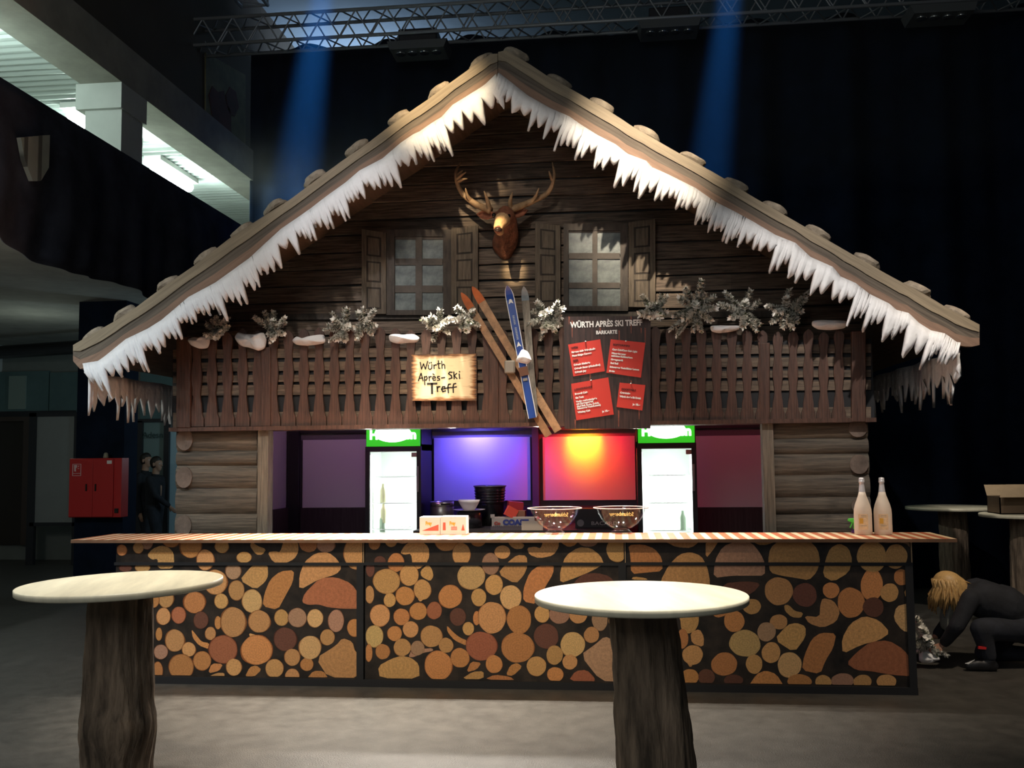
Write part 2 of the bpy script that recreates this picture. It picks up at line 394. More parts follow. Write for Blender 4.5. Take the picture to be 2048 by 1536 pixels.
PALE=mat('pale_blue_wall',(0.42,0.58,0.64),0.6)
o=wpx(336,860,362,1110,WY-0.05,0.04,PALE,'trim_1'); struct(o)
# leaning white board and dark rolling door
o=thing('wheeled_board','large white panel in a dark frame standing by the dark doorway','board',(at(108,1080,8.2).x,8.2,0))
wpx(68,832,152,1045,8.15,0.04,mat('whiteboard',(0.26,0.27,0.26),0.6,var=0.06,scale=2),'panel',o)
fr=MB(); 
for (x0,y0,x1,y1) in ((60,826,156,832),(60,826,67,1100),(150,832,156,1100),(60,1045,156,1052)):
    a=at(x0,y0,8.14); b=at(x1,y1,8.14); fr.box((a.x,8.12,0 if y1>1090 else b.z),(b.x,8.2,a.z))
fr.build('frame',DMETAL,o)
d2=winpart('door_2',-60,842,50,1090,mat('dark_door',(0.035,0.028,0.022),0.6))
fr=MB()
for (x0,y0,x1,y1) in ((-60,835,62,842),(50,842,60,1090)):
    a=at(x0,y0,WY-0.1); b=at(x1,y1,WY-0.1); fr.box((a.x,WY-0.14,max(b.z,0)),(b.x,WY-0.05,a.z))
fr.build('door_frame',mat('door_trim',(0.07,0.05,0.04),0.6),d2)
# duct under the slab
a=at(-40,575,6.2); b=at(165,632,7.6)
tag(MB().tube([(-6.5,8.0,3.55),(-2.9,7.0,3.55),(-2.2,6.8,3.55)],0.11,12).build('ceiling_duct',DMETAL),'dark round duct running below the gallery slab','duct')
lamp('POINT','under_gallery_fill',(-0.6,7.0,2.4),None,60,(0.60,0.86,1.0),radius=0.3)  # unseen fill added for the pale wall and glass door
lamp('POINT','under_gallery_fill',(-4.2,5.5,3.0),None,9,(0.8,0.95,0.85),radius=0.3)  # weaker unseen fill added under the gallery
lamp('AREA','ceiling_wash',(-0.5,9.5,7.2),(-1.0,10.2,9.0),120,(0.55,0.72,1.0),size=2)
# wall banner above the gallery
q=[atx(x,y,GX-0.52) for x,y in ((412,105),(491,150),(491,292),(412,240))]
o=thing('wall_banner','tall painted banner with dark red shapes on the upper wall','banner',tuple(q[0]))
MB().prism(q,(-0.02,0,0)).build('cloth_panel',mat('banner_ground',(0.16,0.15,0.08),0.8,var=0.35,scale=3),o)
bd=MB()
for pts in (((418,190),(425,172),(436,184),(448,182),(452,205),(462,222),(463,266),(440,255),(425,232)),((452,190),(460,174),(472,184),(478,215),(470,232),(457,228))):
    bd.prism([atx(x,y,GX-0.512) for x,y in pts],(-0.01,0,0))
bd.build('painted_motif',mat('banner_red',(0.07,0.012,0.012),0.8,var=0.5,scale=4),o)

# ------------------------------------------------------------------ trusses and lamps
def truss(name,label,p0,p1,size,step,group=None):
    p0=Vector(p0); p1=Vector(p1); d=(p1-p0); L=d.length; d.normalize(); s=d.cross(Vector((0,0,1))).normalized()
    o=thing(name,label,'truss',tuple(p0),group)
    cs=[]
    for a,b in ((-1,-1),(1,-1),(1,1),(-1,1)):
        off=s*(a*size/2)+Vector((0,0,b*size/2)); cs.append(off)
        MB().tube([p0+off,p1+off],0.025,8).build('chord',ALU,o)
    lat=MB(); n=int(L/step)
    for k in range(4):
        a,b=cs[k],cs[(k+1)%4]
        for i in range(n):
            x0=p0+d*(L*i/n); x1=p0+d*(L*(i+1)/n); xm=(x0+x1)/2
            lat.tube([x0+a,xm+b],0.011,5,cap=False); lat.tube([xm+b,x1+a],0.011,5,cap=False)
        lat.tube([p0+a,p0+b],0.012,5); lat.tube([p1+a,p1+b],0.012,5)
    lat.build('lattice',ALU,o); return o
TY=5.1
ta=at(386,77,TY); tb=at(2050,-22,TY)
truss('lighting_truss','long aluminium truss running above the hut roof, before the curtain',ta,(10.5,TY,ta.z+ (tb.z-ta.z)*(10.5-ta.x)/(tb.x-ta.x)),0.36,0.42)
jn=at(520,60,TY)
truss('lighting_truss','dark truss crossing towards the viewer from the long truss',(jn.x,TY-0.2,jn.z+0.42),(jn.x,-2.5,jn.z+0.42),0.36,0.42)
LENS=mat('lamp_lens',(0.5,0.52,0.5),0.08,0.9)
for px,py_,lab in ((838,92,'grey four-lamp fixture hung from the long truss, over the roof slope by the gallery'),(1338,50,'grey four-lamp fixture hung from the long truss, midway over the hut'),(1880,20,'grey four-lamp fixture hung from the long truss, third along from the gallery')):
    c=at(px,py_,TY-0.05); wd_=0.36
    o=thing('stage_lamp',lab,'stage light',(c.x,TY,c.z+0.28),'four-lamp fixtures on the truss')
    MB().box((c.x-0.26,TY-0.16,c.z+0.02),(c.x+0.26,TY+0.16,c.z+0.20)).build('yoke',DMETAL,o,bevel=0.02)
    MB().prism([(c.x-wd_,TY-0.22,c.z-0.10),(c.x+wd_,TY-0.22,c.z-0.10),(c.x+wd_+0.04,TY-0.20,c.z+0.02),(c.x-wd_-0.04,TY-0.20,c.z+0.02)],(0,0.42,0)).build('housing',mat('lamp_housing',(0.16,0.17,0.17),0.5,0.3),o)
    for k in range(4):
        x=c.x+(k-1.5)*0.16
        MB().lathe([(0.0,0.03),(0.055,0.02),(0.068,-0.015),(0.06,-0.02)],(x,TY-0.08,c.z-0.10),16).build('lens',LENS,o)

# ------------------------------------------------------------------ the hut
YF, YR, YG, YW, YB = 0.35, 0.93, 1.25, 1.05, 3.30      # fascia, railing, gable wall, lower wall, rear wall
hut=thing('ski_hut','large gabled chalet bar hut of weathered dark planks with pale roof boards','hut',(3.0,1.2,0))
LT=[(146,690),(189,665),(230,642),(270,616),(310,586),(353,555),(390,530),(465,472),(531,430),(580,399),(604,381),(656,342),(692,316),(732,289),(773,257),(820,223),(857,198),(891,172),(930,144),(988,103),(995,107)]
LB=[(994,153),(972,174),(964,180),(927,203),(906,216),(884,240),(863,253),(840,269),(827,275),(802,292),(766,323),(720,347),(692,371),(653,399),(622,423),(595,442),(564,463),(530,494),(500,522),(464,548),(432,571),(378,600),(324,646),(297,663),(253,684),(210,719),(197,728),(169,736),(160,738),(150,722)]
RT=[(996,104),(1007,97),(1016,103),(1062,130),(1099,155),(1140,177),(1179,199),(1228,228),(1270,256),(1316,282),(1340,296),(1440,352),(1500,390),(1600,448),(1700,506),(1768,545),(1805,565),(1852,590),(1895,616),(1936,637),(1959,649)]
RB=[(1959,690),(1940,694),(1912,690),(1889,673),(1861,667),(1837,652),(1816,632),(1792,626),(1777,613),(1738,594),(1710,572),(1680,559),(1665,540),(1620,520),(1590,492),(1550,476),(1510,452),(1470,430),(1430,410),(1390,382),(1338,356),(1304,341),(1292,328),(1255,314),(1231,295),(1194,276),(1162,256),(1138,239),(1099,222),(1055,197),(1021,170),(996,151)]
def interp(poly,x):
    for (x0,y0),(x1,y1) in zip(poly,poly[1:]):
        lo,hi=min(x0,x1),max(x0,x1)
        if lo<=x<=hi and hi>lo: return y0+(y1-y0)*(x-x0)/(x1-x0)
    return poly[-1][1] if abs(x-poly[-1][0])<abs(x-poly[0][0]) else poly[0][1]
def localbuild(mb,name,m,parent,origin,ang):
    """mesh whose own x axis runs along the slope"""
    R=Matrix.Rotation(-ang,4,'Y'); Ri=R.inverted()
    mb.v=[tuple(Ri@(Vector(v)-Vector(origin))) for v in mb.v]
    o=mb.build(name,m); o.parent=parent
    o.rotation_euler=R.to_euler(); o.location=Vector(origin)-worldloc(parent)
    return o
def fascia(T,B,side):
    org=at(*T[len(T)//2],YF); e=at(T[-2][0],T[-2][1],YF)-at(T[1][0],T[1][1],YF); ang=math.atan2(e.z,e.x)
    xs=[i/60 for i in range(61)]
    x0,x1=min(p[0] for p in T+B),max(p[0] for p in T+B)
    mb=MB()
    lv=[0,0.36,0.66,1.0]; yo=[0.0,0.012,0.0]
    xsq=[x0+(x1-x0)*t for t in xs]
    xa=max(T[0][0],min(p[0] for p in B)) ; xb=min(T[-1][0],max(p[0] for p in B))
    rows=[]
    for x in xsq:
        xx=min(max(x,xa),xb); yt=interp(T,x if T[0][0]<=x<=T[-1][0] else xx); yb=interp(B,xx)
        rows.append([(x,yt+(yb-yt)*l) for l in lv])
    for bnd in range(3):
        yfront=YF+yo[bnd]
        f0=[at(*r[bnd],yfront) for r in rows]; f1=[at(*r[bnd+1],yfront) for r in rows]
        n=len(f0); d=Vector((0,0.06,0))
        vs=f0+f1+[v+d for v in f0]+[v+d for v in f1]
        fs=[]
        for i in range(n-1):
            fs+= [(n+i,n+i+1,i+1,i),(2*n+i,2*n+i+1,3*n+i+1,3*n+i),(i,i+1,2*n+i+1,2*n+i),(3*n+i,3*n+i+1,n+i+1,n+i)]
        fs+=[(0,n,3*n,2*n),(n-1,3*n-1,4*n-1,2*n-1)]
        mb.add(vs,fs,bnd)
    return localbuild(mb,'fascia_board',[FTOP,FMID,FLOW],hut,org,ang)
# close the board ends square on the photo's outline by trimming bottoms to the top's span
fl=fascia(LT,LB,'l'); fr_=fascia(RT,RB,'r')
def stone(px,py_,parent,sl,w=1.0):
    c=at(px,py_,YF+0.10); s=dist(YF)
    bm=bmesh.new(); bmesh.ops.create_icosphere(bm,subdivisions=3,radius=1)
    rr=random.Random(int(px))
    for v in bm.verts:
        n=noise.noise(v.co*1.3+Vector((px,0,0)))*0.25
        v.co*=1+n; v.co.z=max(v.co.z,-0.55) if v.co.z<0 else min(v.co.z,0.62)
        v.co.x*=29*s*w; v.co.y*=0.085; v.co.z*=15*s
    R=Matrix.Rotation(-sl,3,'Y')
    for v in bm.verts: v.co=R@v.co
    me=bpy.data.meshes.new('roof_stone'); bm.to_mesh(me); bm.free()
    me.materials.append(STONE)
    for p in me.polygons: p.use_smooth=False
    o=bpy.data.objects.new('roof_stone',me); col.objects.link(o); o.parent=hut; o.location=c-worldloc(hut)
for x,y in ((962,124),(880,180),(800,236),(716,296),(630,356),(551,412),(488,461),(415,512),(337,567),(250,626),(190,670)): stone(x,y+3,hut,0.60)
for x,y in ((1032,108),(1118,164),(1205,212),(1293,266),(1384,319),(1470,370),(1548,416),(1634,466),(1732,521),(1832,577),(1914,627)): stone(x,y+3,hut,-0.51)
# roof slabs
apex=at(995,108,YF)
for (ex,ey) in ((150,700),(1952,655)):
    e=at(ex,ey,YF+0.07); a_=at(995,112,YF+0.07); d=(e-a_).normalized(); nrm=Vector((-d.z,0,d.x)); 
    if nrm.z>0: nrm=-nrm
    off=nrm*0.02
    MB().prism([a_+off,e+off,e+off+nrm*0.10,a_+off+nrm*0.10+Vector((0,0,-0.0))],(0,3.15,0)).build('roof_panel',SOFF,hut)
eL=at(169,735,YF); eR=at(1925,695,YF)
def roofz(x):
    ap=at(995,175,YG)
    l=at(235,715,YG); r=at(1880,690,YG)
    return ap.z+(l.z-ap.z)*(ap.x-x)/(ap.x-l.x) if x<ap.x else ap.z+(r.z-ap.z)*(x-ap.x)/(r.x-ap.x)
apx=at(995,175,YG).x
# gable planks
xl,xr=at(350,700,YW).x, at(1742,700,YW).x
bot=at(1000,850,YW).z
g=MB(); z=bot-0.02; rr=random.Random(3)
def xlim(z):
    # where the roof passes below z
    lo,hi=xl+0.03,apx
    if roofz(lo)<z:
        for _ in range(30):
            m=(lo+hi)/2
            if roofz(m)<z: lo=m
            else: hi=m
    a=lo; lo,hi=apx,xr-0.03
    if roofz(hi)<z:
        for _ in range(30):
            m=(lo+hi)/2
            if roofz(m)<z: hi=m
            else: lo=m
    return a,hi
while z<roofz(apx)-0.1:
    h=rr.uniform(0.125,0.165); 
    a,b=xlim(z+h)
    a=a; b=b
    if b-a<0.1: break
    cuts=[a]+sorted([x for x in (rr.uniform(a,b),) if b-a>2.5])+[b]
    for x0,x1 in zip(cuts,cuts[1:]):
        n=max(2,int((x1-x0)/0.12)); top=[];botm=[];face=[]
        for i in range(n+1):
            x=x0+(x1-x0)*i/n; w=0.012*noise.noise(Vector((x*1.7,z*9,1)))+0.006*noise.noise(Vector((x*6,z*9,4)))
            botm.append(Vector((x,YG-0.030,z+0.012+w))); top.append(Vector((x,YG-0.004,z+h+w*0.4)))
        vs=botm+top+[v+Vector((0,0.05,0)) for v in botm]; m_=n+1
        fs=[(i,i+1,m_+i+1,m_+i) for i in range(n)]+[(2*m_+i,2*m_+i+1,i+1,i) for i in range(n)]
        g.add(vs,fs)
    z+=h
g.box((xl,YG+0.02,bot),(xr,YG+0.06,bot+0.1),1)
zz=[(xl+0.03,bot),(xr-0.03,bot),(xr-0.03,roofz(xr-0.03)),(apx,roofz(apx)),(xl+0.03,roofz(xl+0.03))]
g.prism([(x,YG+0.01,zq) for x,zq in zz],(0,0.05,0),1)
g.build('gable_planks',[GABLE,BLACK],hut)
# lower log walls either side of the opening
def logwall(x0p,x1p,joints,xj0,xj1,outer,name):
    mb=MB(); xa=at(x0p,960,YW).x; xb=at(x1p,960,YW).x
    zs=[at((x0p+x1p)/2,j,YW).z for j in joints]
    zs=zs+[zs[-1]-0.2*(k+1) for k in range(6)]
    zs=[z_ for z_ in zs if z_>0.02]+[0.0]
    for zt,zb in zip(zs,zs[1:]):
        nx,nz=14,6; vs=[]
        for i in range(nx+1):
            x=xa+(xb-xa)*i/nx
            for k in range(nz+1):
                t=k/nz; wv=0.010*noise.noise(Vector((x*3,zt*7,k*0.2)))
                vs.append((x,YW-0.034*math.sqrt(max(0,1-(2*t-1)**2))-0.0+wv*0.6,zb+(zt-zb)*t+wv*(1-abs(2*t-1))))
        fs=[(i*(nz+1)+k,(i+1)*(nz+1)+k,(i+1)*(nz+1)+k+1,i*(nz+1)+k+1) for i in range(nx) for k in range(nz)]
        mb.add(vs,fs,0,True)
    mb.box((xa,YW,0),(xb,YW+0.06,bot),1)
    # crossing log ends
    for k,(zt,zb) in enumerate(zip(zs,zs[1:])):
        if k%2==0 and zt-zb>0.1:
            cx=xa+0.085 if outer<0 else xb-0.085; cz=(zt+zb)/2
            pts=[Vector((cx+0.075*math.cos(t*PI/9),YW-0.048,cz+(zt-zb)*0.46*math.sin(t*PI/9))) for t in range(18)]
            mb.prism(pts,(0,0.045,0),2)
    mb.build(name,[LOGW,BLACK,mat('log_end',(0.14,0.105,0.085),0.75,var=0.4,scale=9)],hut)
    ja=at(xj0,960,YW-0.06).x; jb=at(xj1,960,YW-0.06).x
    MB().box((ja,YW-0.075,0),(jb,YW+0.05,bot)).build('door_post',JAMB,hut)
logwall(354,516,[856,902,931,977,1028],516,537,-1,'plank_wall')
logwall(1548,1738,[838,877,908,950,994,1028],1527,1549,1,'plank_wall')
# floor plate of the balcony
xa=at(344,850,YR).x; xb=at(1747,850,YR).x; zb=at(1000,846,YR).z
MB().box((xa-0.02,YR-0.02,zb-0.035),(xb+0.02,YG,zb)).build('balcony_ledge',PICK,hut)
# inside of the hut
INW=mat('bar_wall',(0.50,0.48,0.50),0.8)
DARKW=mat('dark_wainscot',(0.045,0.03,0.032),0.6,var=0.3,scale=3,stretch=(14,4,1))
PANEL=mat('wall_panel',(0.72,0.70,0.72),0.75)
xs0=at(579,950,YB).x; xs1=at(1600,950,YB).x
MB().box((xs0-0.1,YB,0),(xs1+0.1,YB+0.05,2.9)).build('rear_wall',mat('rear_wall_grey',(0.16,0.15,0.16),0.8),hut)
MB().box((xs0-0.06,YW+0.3,0),(xs0,YB,2.9)).build('side_wall',INW,hut)
MB().box((xs1,YW+0.3,0),(xs1+0.06,YB,2.9)).build('side_wall',INW,hut)
MB().box((xl,YW+0.2,2.72),(xr,YB+0.05,2.78)).build('inner_ceiling',BLACK,hut)
zw=at(1000,1012,YB).z
MB().box((xs0,YB-0.03,0),(xs1,YB,zw)).build('wainscot',DARKW,hut)
MB().box((xs0,YW+0.4,0),(xs0+0.03,YB,zw)).build('wainscot',DARKW,hut)
a=at(578,900,YB-0.06).x; b=at(600,900,YB-0.06).x
MB().box((a,YB-0.12,0),(b,YB-0.03,2.7)).build('corner_post',BLACK,hut)
zt=at(1000,862,YB).z
MB().box((xs0,YB-0.06,zt),(xs1,YB,zt+0.09)).build('dark_batten',BLACK,hut)
for (x0,y0,x1,y1) in ((606,880,742,1015),(868,876,1062,1001),(1085,874,1272,1000),(1388,872,1580,1014)):
    a=at(x0,y0,YB-0.02); b=at(x1,y1,YB-0.02)
    MB().box((a.x,YB-0.035,b.z),(b.x,YB-0.003,a.z)).build('wall_panel',PANEL,hut,bevel=0.004)
a=at(1071,900,YB-0.03)
MB().box((a.x-0.035,YB-0.07,zw),(a.x+0.035,YB-0.01,2.7)).build('divider_post',mat('divider',(0.10,0.09,0.12),0.7),hut)
# coloured bar lamps over the rear wall
bx=at(957,880,YB).x; rx=at(1168,880,YB).x
zl=at(1000,856,YB).z+0.10
lamp('SPOT','blue_wash',(bx,YB-0.42,zl+0.12),(bx+0.03,YB,zl-0.42),80,(0.13,0.09,1.0),118,1.0,0.03)
lamp('SPOT','blue_core',(bx,YB-0.26,zl+0.05),(bx,YB,zl-0.20),5,(0.62,0.60,1.0),70,1.0,0.03)
lamp('SPOT','red_wash',(rx,YB-0.42,zl+0.12),(rx,YB,zl-0.42),62,(1.0,0.006,0.03),120,1.0,0.03)
lamp('SPOT','yellow_core',(rx,YB-0.34,zl+0.06),(rx,YB,zl-0.26),56,(1.0,0.62,0.015),58,1.0,0.03)
lamp('SPOT','orange_core',(rx,YB-0.36,zl+0.08),(rx,YB,zl-0.36),26,(1.0,0.22,0.0),86,1.0,0.03)
lamp('POINT','purple_fill',(xs0+1.2,1.9,2.45),None,16,(0.66,0.30,0.72),radius=0.1)
lamp('POINT','crimson_fill',(xs1-0.9,2.0,2.45),None,9.0,(1.0,0.14,0.24),radius=0.1)
lamp('SPOT','bench_fill',(2.75,1.9,2.6),(2.75,2.35,1.0),75,WHITE,54,0.8,0.05)  # added fill to brighten the things on the bench
for x_ in (1.75,2.5,3.25):
    lamp('SPOT','worktop_fill',(x_,1.10,bot-0.06),(x_,0.25,1.1),75,WHITE,120,0.8,0.03)  # unseen fill added to overexpose the middle of the worktop
lamp('SPOT','worktop_fill',(4.1,1.10,bot-0.06),(4.1,0.25,1.1),22,WHITE,120,0.8,0.03)  # weaker added fill farther along the worktop

# painted windows and shutters on the gable
def pxprism(mb,pts,Y,d,m=0): return mb.prism([at(x,y,Y) for x,y in pts],(0,d,0),m)
def hut_window(fr,cols,rows,bars_bottom):
    x0,y0,x1,y1=fr
    w=MB(); t=14
    for r in ((x0,y0,x1,y0+t),(x0,bars_bottom-6,x1,bars_bottom+4),(x0,y0,cols[0][0]-1,bars_bottom),(cols[-1][1]+1,y0,x1,bars_bottom)):
        pxprism(w,[(r[0],r[1]),(r[2],r[1]),(r[2],r[3]),(r[0],r[3])],YG-0.075-(0.003 if r[2]-r[0]<60 else 0),0.05)
    o=w.build('window_frame',WFRAME,hut)
    b=MB()
    for i in range(len(cols)-1): pxprism(b,[(cols[i][1]-1,y0+8),(cols[i+1][0]+1,y0+8),(cols[i+1][0]+1,bars_bottom),(cols[i][1]-1,bars_bottom)],YG-0.068,0.03)
    for i in range(len(rows)-1): pxprism(b,[(cols[0][0],rows[i][1]-1),(cols[-1][1],rows[i][1]-1),(cols[-1][1],rows[i+1][0]+1),(cols[0][0],rows[i+1][0]+1)],YG-0.064,0.03)
    pxprism(b,[(x0,y0+t-4),(x1,y0+t-4),(x1,rows[0][0]+1),(x0,rows[0][0]+1)],YG-0.06,0.03)
    b.build('glazing_bars',mat('bar_wood',(0.085,0.070,0.058),0.7,var=0.4,scale=4),o)
    for c in cols:
        for r in rows:
            a=at(c[0],r[0],YG-0.05); e=at(c[1],r[1],YG-0.05)
            cx,cz=(a.x+e.x)/2,(a.z+e.z)/2
            pm=MB(); pxprism(pm,[(c[0]-2,r[0]-2),(c[1]+2,r[0]-2),(c[1]+2,r[1]+2),(c[0]-2,r[1]+2)],YG-0.052,0.02)
            pm.build('pane',PANE,o,loc=(cx,YG-0.05,cz))
hut_window((773,459,903,628),((790,832),(843,885)),((478,518),(529,572),(584,621)),626)
hut_window((1127,447,1256,620),((1138,1185.6),(1193.6,1239.6)),((464,507),(517,566),(575.5,613.6)),618)
def shutter(q,m=SHUT):
    (ax,ay),(bx_,by),(cx,cy),(dx,dy)=q   # tl tr br bl
    o=pxprism(MB(),q,YG-0.085,0.045).build('shutter',m,hut,bevel=0.004)
    def P(u,v):
        tx,ty=ax+(bx_-ax)*u,ay+(by-ay)*u; lx,ly=dx+(cx-dx)*u,dy+(cy-dy)*u
        return (tx+(lx-tx)*v,ty+(ly-ty)*v)
    for v0,v1 in ((0.07,0.31),(0.37,0.62),(0.68,0.94)):
        e=MB(); f=(P(0.2,v0),P(0.8,v0),P(0.8,v1),P(0.2,v1))
        g_=(P(0.27,v0+0.02),P(0.73,v0+0.02),P(0.73,v1-0.02),P(0.27,v1-0.02))
        pxprism(e,f,YG-0.0865,0.01,1); pxprism(e,g_,YG-0.092,0.01,0)
        e.build('shutter_inset',[SHUT,SHUTD],o)
shutter(((723,457),(772,465),(772,628),(723,628)))
shutter(((902,457),(956,450),(956,630),(902,628)))
shutter(((1070,444),(1121,451),(1121,612),(1070,616)))
shutter(((1257,444),(1311,437),(1311,615),(1257,614)))
pm=MB(); pxprism(pm,[(455,628),(1620,622),(1620,634),(455,640)],YG-0.04,0.03); pm.build('sill_rail',WFRAME,hut)

# balcony railing
rail=MB().box((at(346,700,YR+0.06).x,YR+0.06,at(1000,848,YR+0.06).z),(at(1744,700,YR+0.06).x,YR+0.075,at(1000,694,YR+0.06).z)).build('balcony_railing',BLACK,hut)
rr=random.Random(11)
for (y0,y1) in ((694,712),(720,738),(746,760),(766,786),(820,850)):
    xa_=346
    while xa_<1742:
        xb_=min(1742,xa_+rr.uniform(240,420)); dy=(-12.0/1395)*((xa_+xb_)/2-1000)
        q=[(xa_,y0-12.0/1395*(xa_-1000)),(xb_,y0-12.0/1395*(xb_-1000)),(xb_,y1-12.0/1395*(xb_-1000)),(xa_,y1-12.0/1395*(xa_-1000))]
        pxprism(MB(),q,YR+0.03+rr.uniform(0,0.008),0.02).build('back_board',BACKB,rail); xa_=xb_
def picket(px,top,w=8.6,straight=False):
    dy=-12.0/1395*(px-1000); yb=848+dy; s=[]
    n=34
    L=[];R=[]
    for i in range(n+1):
        t=i/n; y=top+(yb-top)*t
        hw=w*(1.0+0.20*math.cos(2*PI*(t*2.55-0.16))) if not straight else w
        if not straight and t<0.08: hw*=math.sqrt(max(0.02,1-(1-t/0.08)**2))
        if t>0.86: hw=w*1.2+ (14.2-w*1.2)*min(1,(t-0.86)/0.05) if not straight else w
        L.append((px-hw,y)); R.append((px+hw,y))
    pts=[at(x,y,YR) for x,y in R]+[at(x,y,YR) for x,y in reversed(L)]
    c=at(px,(top+yb)/2,YR)
    return MB().prism(pts,(0,0.022,0)).build('picket',PICK,rail,loc=tuple(c))
px=393.0; k=0
while px<1700:
    dy=-12.0/1395*(px-1000)
    picket(px,(656 if 480<px<1480 else 664)+dy*0.6+rr.uniform(-3,3)); px+=30.6
for x in (366,1718): 
    dy=-12.0/1395*(x-1000); q=[(x-14,668+dy),(x+14,668+dy),(x+14,850+dy),(x-14,850+dy)]
    pxprism(MB(),q,YR-0.03,0.05).build('corner_post',PICK,rail,bevel=0.006)
for x in (987,531,1530):
    dy=-12.0/1395*(x-1000); q=[(x-10,690+dy),(x+10,690+dy),(x+10,849+dy),(x-10,849+dy)]
    pxprism(MB(),q,YR-0.015,0.04).build('joint_post',PICK,rail,bevel=0.006)

# ------------------------------------------------------------------ icicle fringes (white felt)
def fringe_px(edge, lean, name, label, seed):
    """edge: px polyline of the upper edge, from the eave to the ridge or back; teeth hang with a lean (px per px)"""
    rr=random.Random(seed); mb=MB()
    x0,x1=edge[0][0],edge[-1][0]; sgn=1 if x1>x0 else -1
    x=x0; N=[]
    while (x1-x)*sgn>8:
        cl_=min(rr.uniform(26,46),abs(x1-x)); nt=rr.choice((2,3,3,4)); base=rr.uniform(46,70)
        ws=[rr.uniform(0.6,1.4) for _ in range(nt)]; tot=sum(ws); u=0
        asc=(lean>0)==(sgn>0)      # the end of the clump towards the ridge hangs longest
        lens=[base*(0.50+0.55*((k+0.7)/nt if asc else 1-(k+0.3)/nt))*rr.uniform(0.85,1.12) for k in range(nt)]
        for k in range(nt):
            w=ws[k]/tot; ln=lens[k]
            prev=rr.uniform(8,14) if k==0 else min(lens[k],lens[k-1])*rr.uniform(0.45,0.78)
            nxt=rr.uniform(8,14) if k==nt-1 else min(lens[k],lens[k+1])*rr.uniform(0.45,0.78)
            for t,r_,pf in ((0.0,prev,0.0),(0.12,prev,0.25),(0.28,prev,0.62),(0.40,prev,0.93),(0.48,prev,1.0),(0.56,nxt,0.94),(0.72,nxt,0.6),(0.90,nxt,0.18)):
                xx=x+sgn*cl_*(u+w*t); d=r_+(ln-r_)*pf+rr.uniform(-1.2,1.2)
                N.append((xx,interp(edge,xx)-5,d+5,rr.uniform(-0.010,0.010)))
            u+=w
        x+=sgn*cl_
    tops=[];mids=[];tips=[]
    for (xx,yy,d,j) in N:
        lean_x=lean*d*0.72
        tops.append(at(xx,yy,YF-0.012)); mids.append(at(xx+lean*8,yy+16,YF-0.05+j*0.3)); tips.append(at(xx+lean_x,yy+d,YF-0.02+j))
    n=len(tops); m2=[(mids[i]*0.45+tips[i]*0.55) for i in range(n)]
    for i in range(n): m2[i].y=YF-0.045+N[i][3]*0.6
    d=Vector((0,0.05,0))
    rows=[tops,mids,m2,tips]; vs=[]
    for r in rows: vs+=r
    fs=[]
    for r in range(3):
        for i in range(n-1): fs.append((r*n+i,r*n+i+1,(r+1)*n+i+1,(r+1)*n+i))
    mb.add(vs,fs,0,True)
    o=mb.build(name,SNOW,fix=False)
    s=o.modifiers.new('solid','SOLIDIFY'); s.thickness=0.018; s.offset=0
    tag(o,label,'icicle fringe',kind=None,group='white felt icicle fringes on the hut roof'); return o
EL=[(166,733)]+[p for p in reversed(LB) if p[0]>175]
ER=[p for p in reversed(RB)]+[(1926,700)]
fringe_px(EL,0.5,'icicle_fringe','white felt icicle fringe along the roof slope beside the gallery',5)
fringe_px(ER,-0.5,'icicle_fringe','white felt icicle fringe along the roof slope beside the black curtain',9)
def eave_fringe(X,zt,ya,yb,label,seed):
    rr=random.Random(seed); vs=[];fs=[]; y=ya; cols=[]
    while y<yb:
        w=rr.uniform(0.07,0.13); ln=rr.uniform(0.22,0.42); n=5
        for j,pf in enumerate((0.15,0.55,1.0,0.6,0.2)):
            cols.append((y+w*j/5,0.12+(ln-0.12)*pf,rr.uniform(-0.02,0.02)))
        y+=w
    n=len(cols)
    for r in range(4):
        for (yy,d,j) in cols: vs.append((X+j*r/3+0.02*math.sin(yy*9),yy,zt-d*r/3))
    for r in range(3):
        for i in range(n-1): fs.append((r*n+i,r*n+i+1,(r+1)*n+i+1,(r+1)*n+i))
    o=MB().add(vs,fs,0,True).build('eave_fringe',SNOW,fix=False)
    s=o.modifiers.new('solid','SOLIDIFY'); s.thickness=0.02; s.offset=0
    tag(o,label,'icicle fringe',group='white felt icicle fringes on the hut roof')
a=at(176,745,YF); eave_fringe(a.x,a.z,YF+0.03,3.3,'dim white felt icicle fringe running back under the eave beside the gallery',21)
a=at(1922,700,YF); eave_fringe(a.x,a.z,YF+0.03,3.3,'dim white felt icicle fringe running back under the eave beside the black curtain',22)

